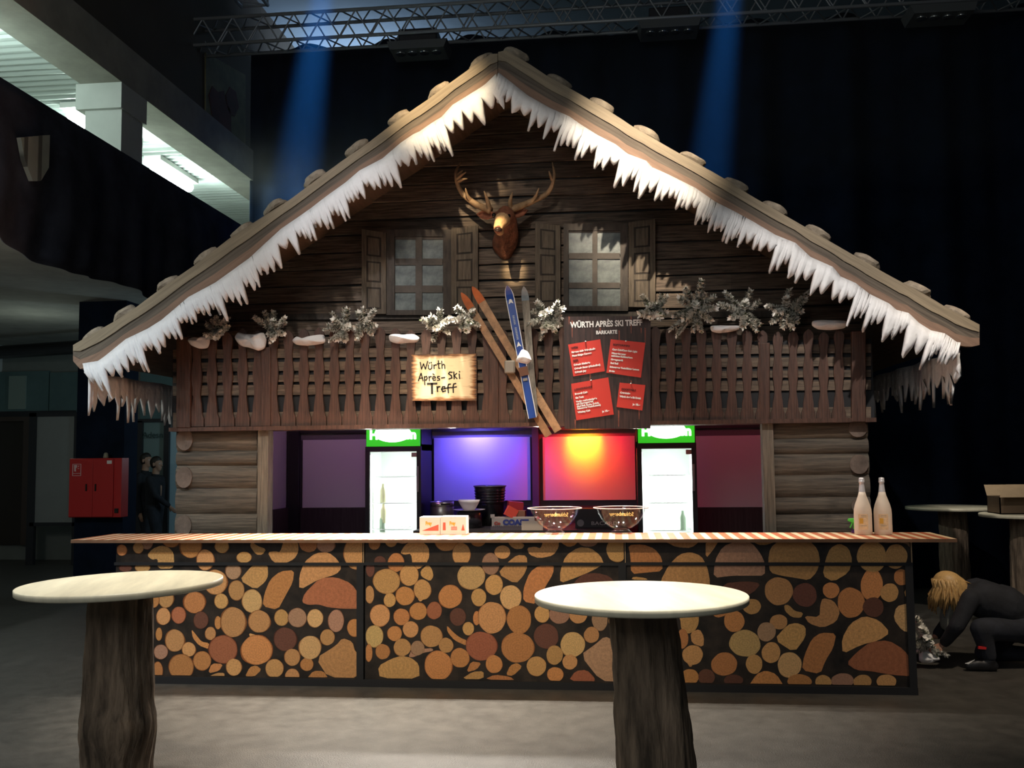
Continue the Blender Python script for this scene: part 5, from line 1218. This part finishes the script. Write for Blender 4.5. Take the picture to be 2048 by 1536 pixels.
# black spirits carton
Y=2.45; a=at(1150,1018,Y); b=at(1262,1060,Y)
o=thing('black_carton','black carton with grey capitals behind the second punch bowl','carton',((a.x+b.x)/2,Y,ZS))
MB().box((a.x,Y,ZS),(b.x,Y+0.25,a.z)).build('carton_body',mat('black_card',(0.016,0.014,0.018),0.5),o,bevel=0.004)
fittext('lettering','BACARDI',1182,1050,1236,7,mat('grey_print',(0.42,0.40,0.42),0.5),o,Y-0.002,0,0.0)
q=at(1161,1046,Y-0.002)
MB().prism([(q.x+0.035*math.cos(k*PI/10),Y-0.002,q.z+0.035*math.sin(k*PI/10)) for k in range(20)],(0,0.001,0)).build('emblem',mat('emblem_grey',(0.20,0.20,0.21),0.5),o)

# ------------------------------------------------------------------ glass-door fridges
GREEN=mat('sign_green',(0.02,0.30,0.02),0.4,emit=(0.04,0.62,0.02),es=0.75)
GLOW=mat('sign_white',(1,1,1),0.4,emit=(0.96,1.0,0.95),es=2.6)
LED=mat('fridge_led',(1,1,1),0.4,emit=(0.93,1.0,0.97),es=5)
FIN=mat('fridge_liner',(0.86,0.88,0.86),0.6)
FGL=glassmat('fridge_glass',(0.97,1,0.99),0.06)
def fridge(xl_,xr_,ytop,yhead,ydoor,Y,label,items):
    A=at(xl_,ytop,Y); B=at(xr_,yhead,Y); D=at(xr_,ydoor,Y)
    x0,x1=A.x,B.x; zt=2.13; zh=B.z; zd=D.z; dp_=0.60; t=0.03
    o=thing('drinks_fridge',label,'fridge',((x0+x1)/2,Y,0),'glass-door fridges behind the bar')
    MB().box((x0,Y+0.03,0.08),(x0+t,Y+dp_,zt)).box((x1-t,Y+0.03,0.08),(x1,Y+dp_,zt)).box((x0,Y+dp_-0.03,0.08),(x1,Y+dp_,zt)).box((x0,Y+0.03,zd),(x1,Y+dp_,zh+0.02)).box((x0,Y+0.03,zt-0.02),(x1,Y+dp_,zt)).box((x0,Y+0.03,0.08),(x1,Y+dp_,0.2)).build('cabinet',BLACK,o)
    ln=MB().box((x0+t,Y+dp_-0.05,0.2),(x1-t,Y+dp_-0.031,zd)).box((x0+t,Y+0.06,0.2),(x0+t+0.006,Y+dp_-0.03,zd)).box((x1-t-0.006,Y+0.06,0.2),(x1-t,Y+dp_-0.03,zd)).box((x0+t,Y+0.06,0.2),(x1-t,Y+dp_-0.03,0.215)).box((x0+t,Y+0.06,zd-0.01),(x1-t,Y+dp_-0.03,zd))
    ln.build('liner',FIN,o)
    hd=MB().box((x0+0.012,Y-0.015,zh),(x1-0.012,Y+0.03,zt)).build('header_sign',GREEN,o,bevel=0.004)
    w=x1-x0; cx=(x0+x1)/2; cz=zh+ (at(1000,848,Y).z-zh)*0.52; hh=(at(1000,848,Y).z-zh)
    MB().prism([(cx+w*0.33*math.cos(k*PI/16),Y-0.019,cz+0.02+hh*0.42*math.sin(k*PI/16)) for k in range(32)],(0,0.003,0)).build('glow_oval',GLOW,hd)  # oval plate stands for the backlight's overexposed middle
    s=dist(Y); tx=text('probe','Heineken',0.13,(0,0,0),GLOW,bold=0.006); tw=max(v.co.x for v in tx.data.vertices); bpy.data.objects.remove(tx)
    text('lettering','Heineken',0.13,(cx-w*0.42,Y-0.021,cz-0.035),GLOW,hd,bold=0.006,xs=w*0.84/tw)
    d=MB()
    for b_ in (((x0,zh-0.005-(zh-zd)+0.0),(x1,zh-0.003)),((x0,0.1),(x0+0.045,zd)),((x1-0.045,0.1),(x1,zd)),((x0,0.1),(x1,0.2))):
        d.box((b_[0][0],Y-0.01,b_[0][1]),(b_[1][0],Y+0.028,b_[1][1]))
    dr=d.build('door_frame',BLACK,o)
    MB().box((x0+0.045,Y+0.004,0.2),(x1-0.045,Y+0.009,zd)).build('door_glass',FGL,dr)
    MB().box((x1-0.043,Y-0.03,zd-0.42),(x1-0.022,Y-0.009,zd-0.16)).build('handle',mat('handle_grey',(0.25,0.27,0.26),0.4),dr)
    MB().box((x1-0.10,Y+0.0,zd-0.065),(x1-0.045,Y+0.003,zd-0.02)).build('sticker',mat('sticker_brown',(0.30,0.22,0.16),0.6),dr)
    MB().box((x0+t+0.008,Y+0.05,0.3),(x0+t+0.022,Y+0.07,zd-0.04)).build('light_strip',LED,o)
    MB().box((x1-t-0.022,Y+0.05,0.3),(x1-t-0.008,Y+0.07,zd-0.04)).build('light_strip',LED,o)
    z=zd-0.27
    while z>0.4:
        sh=MB()
        for k in range(12): sh.tube([(x0+t+0.01+(w-2*t-0.02)*k/11,Y+0.09,z),(x0+t+0.01+(w-2*t-0.02)*k/11,Y+dp_-0.06,z)],0.003,5)
        sh.tube([(x0+t+0.008,Y+0.09,z),(x1-t-0.008,Y+0.09,z)],0.004,6); sh.build('wire_shelf',WHITE_M,o); z-=0.27
    for (zi,zr) in ((zd-0.35,0),(zd-0.75,0)):
        lamp('POINT','fridge_inside',(cx,Y+0.30,zi),None,3.5,(0.94,1.0,0.97),radius=0.10)
    for k,(px,py,col_) in enumerate(items):
        p=at(px,py,Y+0.2); 
        MB().lathe([(0,0),(0.028,0),(0.030,0.02),(0.030,0.13),(0.014,0.17),(0.012,0.20),(0,0.20)],(p.x,Y+0.2,p.z),14).build('drink_bottle',col_,o)
    return o
PB=mat('pale_bottle',(0.75,0.70,0.42),0.3); GB=mat('green_bottle',(0.35,0.45,0.32),0.3)
fridge(731,842,848,892,901,2.55,'glowing glass-door fridge with green header between purple and blue wall panels',[(766,1006,PB),(767,1046,PB),(765,1064,GB)])
fridge(1273,1392,846,885,895,2.35,'glowing glass-door fridge with green header between red and crimson wall panels',[(1366,1062,GB)])
# ------------------------------------------------------------------ bar tables on tree trunks
def trunk(name,prof,c,parent,seed,lean=(0,0)):
    """prof: (z, radius x, bulges)"""
    n=72; vs=[]; zs=[]
    m=len(prof); rows=60; H_=prof[-1][0]
    for i in range(rows+1):
        z=H_*i/rows
        for (z0,a0,b0),(z1,a1,b1) in zip(prof,prof[1:]):
            if z0<=z<=z1: f=(z-z0)/(z1-z0); f=f*f*(3-2*f); r=a0+(a1-a0)*f; bb=b0+(b1-b0)*f; break
        for k in range(n):
            a=2*PI*k/n
            q=Vector((math.cos(a)*1.6,math.sin(a)*1.6,z*1.1+seed))
            rid=abs(noise.noise(Vector((math.cos(a)*7,math.sin(a)*7,z*1.6+seed)))) *0.030+ abs(noise.noise(Vector((math.cos(a)*15,math.sin(a)*15,z*4+seed))))*0.014
            rr_=r*(1+0.10*noise.noise(q))+bb*max(0,math.cos(a+0.9))**2 - rid
            vs.append((c.x+rr_*math.cos(a)+lean[0]*(z/H_-1),c.y+rr_*math.sin(a)+lean[1]*(z/H_-1),z))
    fs=[(i*n+k,i*n+(k+1)%n,(i+1)*n+(k+1)%n,(i+1)*n+k) for i in range(rows) for k in range(n)]
    fs+=[tuple(range(n-1,-1,-1)),tuple(rows*n+k for k in range(n))]
    return MB().add(vs,fs,0,True).build(name,BARK,parent)
def bar_table(x0,x1,ym,zt,label,prof,tx,seed,lean,group,tilt=0.0):
    c=atz((x0+x1)/2,ym,zt); d=(c-CAM).dot(fw); R=(x1-x0)/2/F*d*0.985
    o=thing('bar_table',label,'bar table',(c.x,c.y,0),group)
    top=MB().lathe([(0,-0.032),(R-0.004,-0.032),(R,-0.028),(R,-0.003),(R-0.003,0),(0,0)],(0,0,0),96).build('table_top',TABLE)
    top.parent=o; top.location=(0,0,zt); top.rotation_euler=(0,tilt,0.3)
    for p in top.data.polygons: p.use_smooth=abs(p.normal.z)<0.5
    tc_=atz(tx,ym,zt); tc_=Vector((tc_.x,c.y,0))
    prof=[(z*(zt-0.034),r,b) for z,r,b in prof]
    trunk('trunk',prof,tc_,o,seed,lean); return o
bar_table(46,441,1164,1.10,'round pale wooden bar table on a bulging trunk, near the fire cabinet',[(0,0.185,0.0),(0.20,0.175,0.01),(0.38,0.185,0.05),(0.52,0.175,0.02),(0.75,0.168,0.0),(1.0,0.160,0.0)],240,3.1,(0.0,0),'round bar tables in front of the counter',-0.018)
bar_table(1066,1496,1188,1.10,'round pale wooden bar table on a straight flaring trunk, before the middle of the bar',[(0,0.20,0.0),(0.4,0.170,0.0),(0.8,0.152,0.0),(1.0,0.148,0.0)],1284,8.4,(-0.06,0),'round bar tables in front of the counter')
bar_table(1815,1992,1013,1.10,'dim round bar table beyond the counter end, farther from the viewer than the boxed table',[(0,0.17,0),(1.0,0.16,0)],1905,5.2,(0,0),'round bar tables by the curtain')
bt=bar_table(1964,2140,1027,1.10,'dim round bar table by the curtain carrying an open cardboard box',[(0,0.17,0),(1.0,0.16,0)],2052,6.6,(0,0),'round bar tables by the curtain')
# open cardboard box on that table
c=bt.location; Yc=c.y-0.12
a=at(1997,968,Yc)
o=thing('cardboard_box','open brown cardboard box with raised flap on a dim bar table','box',(c.x,c.y,1.1))
bx0,bx1=at(1999,1000,Yc).x,at(1999,1000,Yc).x+0.44; h=0.17
MB().box((bx0,Yc,1.1),(bx1,Yc+0.01,1.1+h)).box((bx0,Yc+0.32,1.1),(bx1,Yc+0.33,1.1+h)).box((bx0,Yc,1.1),(bx0+0.01,Yc+0.33,1.1+h)).box((bx1-0.01,Yc,1.1),(bx1,Yc+0.33,1.1+h)).box((bx0,Yc,1.1),(bx1,Yc+0.33,1.11)).build('box_body',mat('dark_cardboard',(0.13,0.085,0.05),0.85),o)
MB().prism([(bx0,Yc+0.33,1.1+h),(bx1,Yc+0.33,1.1+h),(bx1,Yc+0.45,1.1+h+0.10),(bx0+0.02,Yc+0.45,1.1+h+0.10)],(0,0.004,0.006)).build('back_flap',CARD,o)
MB().prism([(bx0-0.04,Yc-0.12,1.1+h+0.0),(bx1,Yc-0.12,1.1+h),(bx1,Yc,1.1+h+0.115),(bx0+0.07,Yc,1.1+h+0.115)],(0,0.004,0.006)).build('front_flap',CARD,o)

# ------------------------------------------------------------------ fire cabinet on the gallery pillar
Y=4.46; a=at(138,917,Y); b=at(240,1035,Y)
o=thing('fire_cabinet','red fire hose cabinet fixed on the black pillar under the gallery','fire cabinet',((a.x+b.x)/2,4.7,b.z))
MB().box((a.x,Y+0.02,b.z),(b.x,4.66,a.z)).box((a.x+0.1,4.655,b.z+0.1),(b.x-0.1,4.7,a.z-0.1)).build('cabinet_box',RED,o,bevel=0.006)
xm=at(185,970,Y).x; xr_=at(226,970,Y).x
MB().box((a.x+0.01,Y,b.z+0.01),(xm-0.002,Y+0.019,a.z-0.01)).build('cabinet_door',RED,o,bevel=0.003)
dd=MB().box((xm+0.002,Y,b.z+0.01),(xr_,Y+0.019,a.z-0.01)).build('cabinet_door',RED,o,bevel=0.003)
for x in (173,191.5):
    p=at(x,975,Y); MB().box((p.x-0.008,Y-0.018,p.z-0.045),(p.x+0.008,Y-0.001,p.z+0.045)).build('handle',INK,o,bevel=0.003)
SG=mat('sign_line',(0.75,0.55,0.55),0.5); sg=MB()
for (x0,y0,x1,y1) in ((145,928,162,928.8),(145,946.5,162,947.3),(145,951,162,951.8),(145,928,145.8,951.5),(161.3,928,162,951.5)):
    p=at(x0,y0,Y-0.002); q=at(x1,y1,Y-0.002); sg.box((p.x,Y-0.003,q.z),(q.x,Y-0.001,p.z))
for pts in (((148,930),(154,930),(154,935),(152,936),(152,943),(148.5,943)),((155,932),(159,931),(157,934)),((155,936),(159,937),(156,938))):
    sg.prism([at(x,y,Y-0.003) for x,y in pts],(0,0.002,0))
sg.build('hose_symbol',SG,o)
p=at(214,921,Y-0.002); q=at(223.5,927.5,Y-0.002); MB().box((p.x,Y-0.003,q.z),(q.x,Y-0.001,p.z)).build('white_label',WHITE_M,o)
p=at(228,1017,Y-0.002); q=at(235,1026,Y-0.002); MB().box((p.x,Y+0.005,q.z),(q.x,Y+0.019,p.z)).build('dark_mark',INK,o)
p=at(212,912,4.58); q=thing('alarm_beacon','small pale round beacon standing on the red fire cabinet','alarm',(p.x,4.58,a.z))
MB().lathe([(0,0),(0.035,0),(0.035,0.02),(0.03,0.03),(0.03,0.05),(0.016,0.07),(0,0.072)],(p.x,4.58,a.z),16).build('beacon_dome',mat('beacon_grey',(0.34,0.33,0.24),0.4),q)

# ------------------------------------------------------------------ people
SKIN=mat('skin',(0.42,0.24,0.16),0.55,var=0.08,scale=12)
JACK=mat('black_jacket',(0.014,0.015,0.020),0.85,var=0.4,scale=9,bump=0.3)
TROU=mat('dark_trousers',(0.016,0.018,0.026),0.85,var=0.4,scale=9,bump=0.3)
SHOE=mat('black_shoe',(0.012,0.012,0.014),0.5)
def hand(w,d,up,curl=0.5,sc=1.0,thumb=1):
    """palm, four unequal bent fingers and a thumb; w wrist, d finger direction, up back of the hand"""
    d=Vector(d).normalized(); up=Vector(up); up=(up-d*up.dot(d)).normalized(); s=d.cross(up); w=Vector(w); c=[]
    for k in (-1.2,-0.4,0.4,1.2): c.append((w,0.019*sc,w+d*(0.085*sc)+s*(k*0.021*sc),0.0125*sc))
    for k,l in ((-1.2,0.060),(-0.4,0.074),(0.4,0.080),(1.2,0.070)):
        a=w+d*(0.085*sc)+s*(k*0.021*sc); b=a+(d*math.cos(curl)-up*math.sin(curl))*(l*0.5*sc); e=b+(d*math.cos(2*curl)-up*math.sin(2*curl))*(l*0.5*sc)
        c+= [(a,0.0098*sc,b,0.0088*sc),(b,0.0088*sc,e,0.0072*sc)]
    a=w+d*(0.022*sc)+s*(0.024*thumb*sc); b=a+(d*0.65+s*0.75*thumb-up*0.25).normalized()*(0.036*sc); e=b+(d*0.85+s*0.3*thumb-up*0.45).normalized()*(0.030*sc)
    c+= [(w+d*0.01,0.016*sc,a,0.013*sc),(a,0.012*sc,b,0.0105*sc),(b,0.0105*sc,e,0.0085*sc)]
    return c
def headcaps(h,f,u):
    """h centre, f facing, u crown direction"""
    f=Vector(f).normalized(); u=Vector(u); u=(u-f*u.dot(f)).normalized(); s=f.cross(u); h=Vector(h)
    c=[(h+u*0.025-f*0.010,0.088,h+u*0.02+f*0.012,0.080),(h-u*0.01+f*0.02,0.070,h-u*0.075+f*0.045,0.042),(h-u*0.09+f*0.055,0.024,h-u*0.095+f*0.062,0.020)]
    c+= [(h+u*0.012+f*0.088,0.011,h-u*0.022+f*0.108,0.014)]
    c+= [(h-u*0.055+f*0.085-s*0.016,0.009,h-u*0.055+f*0.085+s*0.016,0.009)]
    for q in (-1,1): c.append((h+s*(q*0.082)+u*0.015,0.014,h+s*(q*0.084)-u*0.03,0.011)); c.append((h+s*(q*0.032)+u*0.03+f*0.078,0.013,h+s*(q*0.014)+u*0.032+f*0.088,0.012))
    eyes=[h+s*(q*0.030)+u*0.008+f*0.081 for q in (-1,1)]
    return c,eyes
EYEM=mat('eye_white',(0.7,0.68,0.65),0.2)
def figure(name,label,loc,bodycaps,jacket,trousers,shoes,eyes,hairmesh=None,vox=0.009):
    o=thing(name,label,'person',loc)
    blobs('body',bodycaps,vox,SKIN,o,3)
    blobs('jacket',jacket,0.014,JACK,o,5); blobs('trousers',trousers,0.014,TROU,o,5)
    for s_ in shoes: blobs('shoe',s_,0.009,SHOE,o,3)
    for e in eyes: MB().lathe([(0,-0.010),(0.008,-0.006),(0.0105,0),(0.008,0.006),(0,0.010)],tuple(e),10).build('eye',EYEM,o)
    return o
def kp(px,py,Y): return at(px,py,Y)
Yc=1.02
fl_=atz(1965,1330,0.0)
pel=kp(2036,1246,Yc); wai=kp(2005,1214,Yc); che=kp(1962,1196,Yc); nek=kp(1928,1184,Yc); hd=kp(1897,1180,Yc)
shn,shf=kp(1942,1196,Yc-0.17),kp(1942,1192,Yc+0.17)
eln,elf=kp(1914,1252,Yc-0.22),kp(1900,1240,Yc+0.14)
wrn,wrf=kp(1887,1288,Yc-0.12),kp(1872,1272,Yc+0.06)
kn=kp(1962,1258,Yc-0.20); an=kp(1978,1318,Yc-0.20); kf=kp(1970,1322,Yc+0.16); af=kp(2072,1322,Yc+0.14)
kf.z=0.075; af.z=0.07; an.z=0.085
hipn,hipf=pel+Vector((0,-0.10,-0.02)),pel+Vector((0,0.10,-0.02))
hc,eyes=headcaps(hd,(-0.72,-0.12,-0.68),(-0.62,0,0.78))
hn=hand(wrn,(-0.75,0.25,-0.45),(0,-0.5,0.8),0.45,1.0,-1); hf=hand(wrf,(-0.8,-0.1,-0.35),(0,0.2,0.9),0.5,1.0,1)
body=hc+hn+hf+[(nek,0.055,hd,0.055),(che,0.12,wai,0.12),(wai,0.12,pel,0.12),(che,0.10,nek,0.07),(shn,0.05,eln,0.037),(eln,0.037,wrn,0.026),(shf,0.05,elf,0.037),(elf,0.037,wrf,0.026),(che,0.10,shn,0.05),(che,0.10,shf,0.05),(hipn,0.08,kn,0.055),(hipf,0.08,kf,0.055),(kn,0.05,an,0.04),(kf,0.05,af,0.04)]
jack=[(che+Vector((0,-0.08,0)),0.155,wai+Vector((0,-0.06,0)),0.165),(che+Vector((0,0.08,0)),0.155,wai+Vector((0,0.06,0)),0.165),(wai,0.185,pel+Vector((-0.02,0,0.03)),0.19),(che,0.13,nek,0.075),(shn,0.075,eln,0.060),(eln,0.060,wrn+(eln-wrn)*0.12,0.044),(shf,0.075,elf,0.060),(elf,0.060,wrf+(elf-wrf)*0.12,0.044),(che,0.13,shn,0.07),(che,0.13,shf,0.07)]
trou=[(pel+Vector((0.03,-0.06,-0.01)),0.15,pel+Vector((0.03,0.06,-0.01)),0.15),(hipn,0.12,kn,0.085),(hipf,0.12,kf,0.08),(kn,0.082,an+Vector((0,0,0.03)),0.058),(kf,0.075,af,0.055)]
toe=kp(1938,1330,Yc-0.20); toe.z=0.038
shoes=[[(an+Vector((0.03,0,-0.045)),0.040,toe+Vector((0.06,0,0.012)),0.045),(toe+Vector((0.06,0,0.012)),0.045,toe,0.036),(an,0.048,an+Vector((0,0,-0.04)),0.044)],[(af,0.046,af+Vector((0.12,0,-0.02)),0.040)]]
kneel=figure('person','person in dark clothes with long fair hair kneeling beside the counter end','' and None or (fl_.x,fl_.y,0),body,jack,trou,shoes,eyes)
HAIR=mat('fair_hair',(0.56,0.34,0.13),0.5,var=0.35,scale=30,stretch=(6,6,1))
hm=MB(); rr=random.Random(4)
crown=hd+Vector((-0.03,0,0.085))
bm_caps=[(hd+Vector((0.005,0,0.035)),0.097,hd+Vector((0.03,0,-0.005)),0.094)]
for k in range(150):
    a=rr.uniform(0,2*PI); q=Vector((math.cos(a)*0.95,math.sin(a)*0.9,0))
    st=crown+q*rr.uniform(0.0,0.05); 
    mid=hd+Vector((q.x*0.115,q.y*0.115,0.02+rr.uniform(-0.02,0.02))); ln=rr.uniform(0.10,0.20)
    en=mid+Vector((q.x*0.02-0.015+rr.uniform(-0.03,0.03),q.y*0.01+rr.uniform(-0.02,0.02),-ln))
    m1=(st+mid)/2+q*0.03+Vector((0,0,0.025))
    hm.tube([st,m1,mid,(mid+en)/2+q*rr.uniform(-0.01,0.03),en],[0.010,0.014,0.013,0.010,0.003],5)
for k in range(60):   # wisps blown back over the shoulder
    st=hd+Vector((0.04,rr.uniform(-0.07,0.07),rr.uniform(-0.02,0.09))); en=st+Vector((rr.uniform(0.07,0.14),rr.uniform(-0.04,0.04),rr.uniform(-0.12,0.01)))
    hm.tube([st,(st+en)/2+Vector((0,0,rr.uniform(0.0,0.03))),en],[0.014,0.011,0.002],5)
hm.build('hair',HAIR,kneel)
blobs('scalp_hair',[(hd+Vector((0.0,0,0.055)),(0.118,0.112,0.10),(0,0.3,0)),(hd+Vector((0.05,0,0.02)),(0.10,0.10,0.10),(0,0,0))],0.012,HAIR,kneel,4)
p=kp(1876,1222,Yc+0.02)
blobs('shirt_front',[(kp(1905,1210,Yc-0.02),0.075,kp(1893,1232,Yc),0.055),(kp(1893,1232,Yc),0.055,kp(1893,1250,Yc),0.05)],0.012,mat('grey_shirt',(0.20,0.20,0.18),0.85),kneel,4)
p=kp(1937,1327,Yc-0.252)
MB().prism([p+Vector((-0.025,0,0.0)),p+Vector((0.0,0,-0.006)),p+Vector((0.05,0,0.030)),p+Vector((0.0,0,0.008))],(0,0.006,0)).build('shoe_mark',WHITE_M,kneel)
p=kp(1964,1296,Yc-0.27); MB().prism([p+Vector((-0.028,0,-0.008)),p+Vector((0.03,0,-0.012)),p+Vector((0.034,0,0.006)),p+Vector((-0.024,0,0.012))],(0,0.02,0)).build('red_tag',mat('red_tag',(0.55,0.02,0.02),0.5),kneel)
# fir sprig and fleece on the floor before that person
fl2=atz(1848,1322,0.0)
fir_sprig(1862,1292,40,[(-26,-52,9),(-20,-36,9),(-30,-18,9),(-14,-20,9),(-24,6,8),(6,10,7),(24,14,6),(-36,-4,8)],'frosted fir sprig held by the kneeling person near the floor',31,Y=Yc-0.10,group='frosted fir sprigs by the kneeling person')
o=snow_pad([(1834,1304),(1840,1298),(1850,1297),(1862,1304),(1874,1308),(1876,1316),(1862,1321),(1846,1323),(1834,1322)],'white fleece heap lying on the floor by the kneeling person',33,Y=Yc-0.02,thick=0.16)
# two walkers at the far end under the gallery
def walker(px,Yw,label,top,arm):
    b=at(px,1000,Yw).x; s=1.0
    J=lambda dx,z,dy=0: Vector((b+dx,Yw+dy,z))
    hz=at(px,top,Yw).z; k=hz/1.78
    hd_=J(0.02,hz-0.11); 
    hc,ey=headcaps(hd_,(1,-0.25,0),(0,0,1))
    ha=hand(J(0.30,0.98*k,-0.10) if arm else J(0.05,0.82*k,-0.22),(0.7,-0.1,-0.6) if arm else (0.1,0,-1),(0,-1,0),0.35)
    hb=hand(J(-0.10,0.84*k,0.22),(0.0,0,-1),(0,1,0),0.35)
    wr=J(0.30,0.98*k,-0.10) if arm else J(0.05,0.82*k,-0.22); el=J(0.12,1.16*k,-0.24) if arm else J(-0.02,1.10*k,-0.25)
    sn,sf=J(0,1.42*k,-0.19),J(0,1.42*k,0.19)
    body=hc+ha+hb+[(hd_,0.055,J(0,1.46*k),0.06),(J(0,1.3*k),0.11,J(0,1.0*k),0.10),(sn,0.05,el,0.038),(el,0.036,wr,0.026),(sf,0.05,J(-0.06,1.12*k,0.24),0.038),(J(-0.06,1.12*k,0.24),0.036,J(-0.10,0.84*k,0.22),0.026),(J(0,1.0*k,-0.09),0.07,J(0.1,0.5*k,-0.1),0.055),(J(0.1,0.5*k,-0.1),0.05,J(0.08,0.1,-0.1),0.036),(J(0,1.0*k,0.09),0.07,J(-0.02,0.5*k,0.1),0.055),(J(-0.02,0.5*k,0.1),0.05,J(-0.25,0.14,0.1),0.036)]
    jk=[(J(0,1.36*k,-0.09),0.12,J(0,1.0*k,-0.06),0.12),(J(0,1.36*k,0.09),0.12,J(0,1.0*k,0.06),0.12),(J(0,1.38*k),0.12,J(0,1.48*k),0.07),(sn,0.07,el,0.058),(el,0.056,wr+(el-wr)*0.1,0.042),(sf,0.07,J(-0.06,1.12*k,0.24),0.058),(J(-0.06,1.12*k,0.24),0.056,J(-0.10,0.87*k,0.22),0.042)]
    tr=[(J(0,0.98*k,-0.06),0.13,J(0,0.98*k,0.06),0.13),(J(0,0.95*k,-0.09),0.11,J(0.1,0.5*k,-0.1),0.08),(J(0.1,0.5*k,-0.1),0.078,J(0.08,0.12,-0.1),0.058),(J(0,0.95*k,0.09),0.11,J(-0.02,0.5*k,0.1),0.08),(J(-0.02,0.5*k,0.1),0.078,J(-0.25,0.15,0.1),0.058)]
    sh=[[(J(0.06,0.05,-0.1),0.042,J(0.22,0.035,-0.1),0.034),(J(0.08,0.1,-0.1),0.04,J(0.06,0.05,-0.1),0.042)],[(J(-0.27,0.08,0.1),0.042,J(-0.13,0.036,0.1),0.034)]]
    o=figure('person',label,(b,Yw,0),body,jk,tr,sh,ey,vox=0.012)
    blobs('hair',[(hd_+Vector((-0.025,0,0.035)),0.090,hd_+Vector((-0.02,0,0.0)),0.086),(hd_+Vector((0.0,0,0.06)),0.08,hd_+Vector((-0.02,0,0.05)),0.085)],0.012,mat('dark_hair',(0.02,0.014,0.010),0.6),o,3)
walker(310,8.0,'dark-clothed person walking with one arm forward past the pale doorway',915,True)
walker(289,8.5,'dark-clothed person half hidden behind the black pillar edge',908,False)

# ------------------------------------------------------------------ hazy air in front of the curtain, with two blue beams
hz=bpy.data.materials.new('stage_haze'); hz.use_nodes=True; nt=hz.node_tree; nt.nodes.remove(nt.nodes['Principled BSDF'])
vs_=nt.nodes.new('ShaderNodeVolumeScatter'); vs_.inputs['Density'].default_value=0.030; vs_.inputs['Color'].default_value=(1,1,1,1); vs_.inputs['Anisotropy'].default_value=0.2
nt.links.new(vs_.outputs[0],nt.nodes['Material Output'].inputs['Volume'])
hb=MB().box((cl+0.3,3.6,5.06),(8.5,5.42,8.9)).build('stage_haze',hz)
tag(hb,'thin bluish haze hanging under the truss before the stage curtain','haze',kind='stuff')
for (xa_,xb2,yb3,pw,an_) in ((690,585,430,16000,11),(1520,1420,340,11000,10)):
    p=at(xa_,0,2.7); q=at(xb2,yb3,5.1)
    lamp('SPOT','blue_beam',(p.x,2.7,8.75),tuple(q),pw,(0.03,0.28,1.0),an_,1.0,0.05)
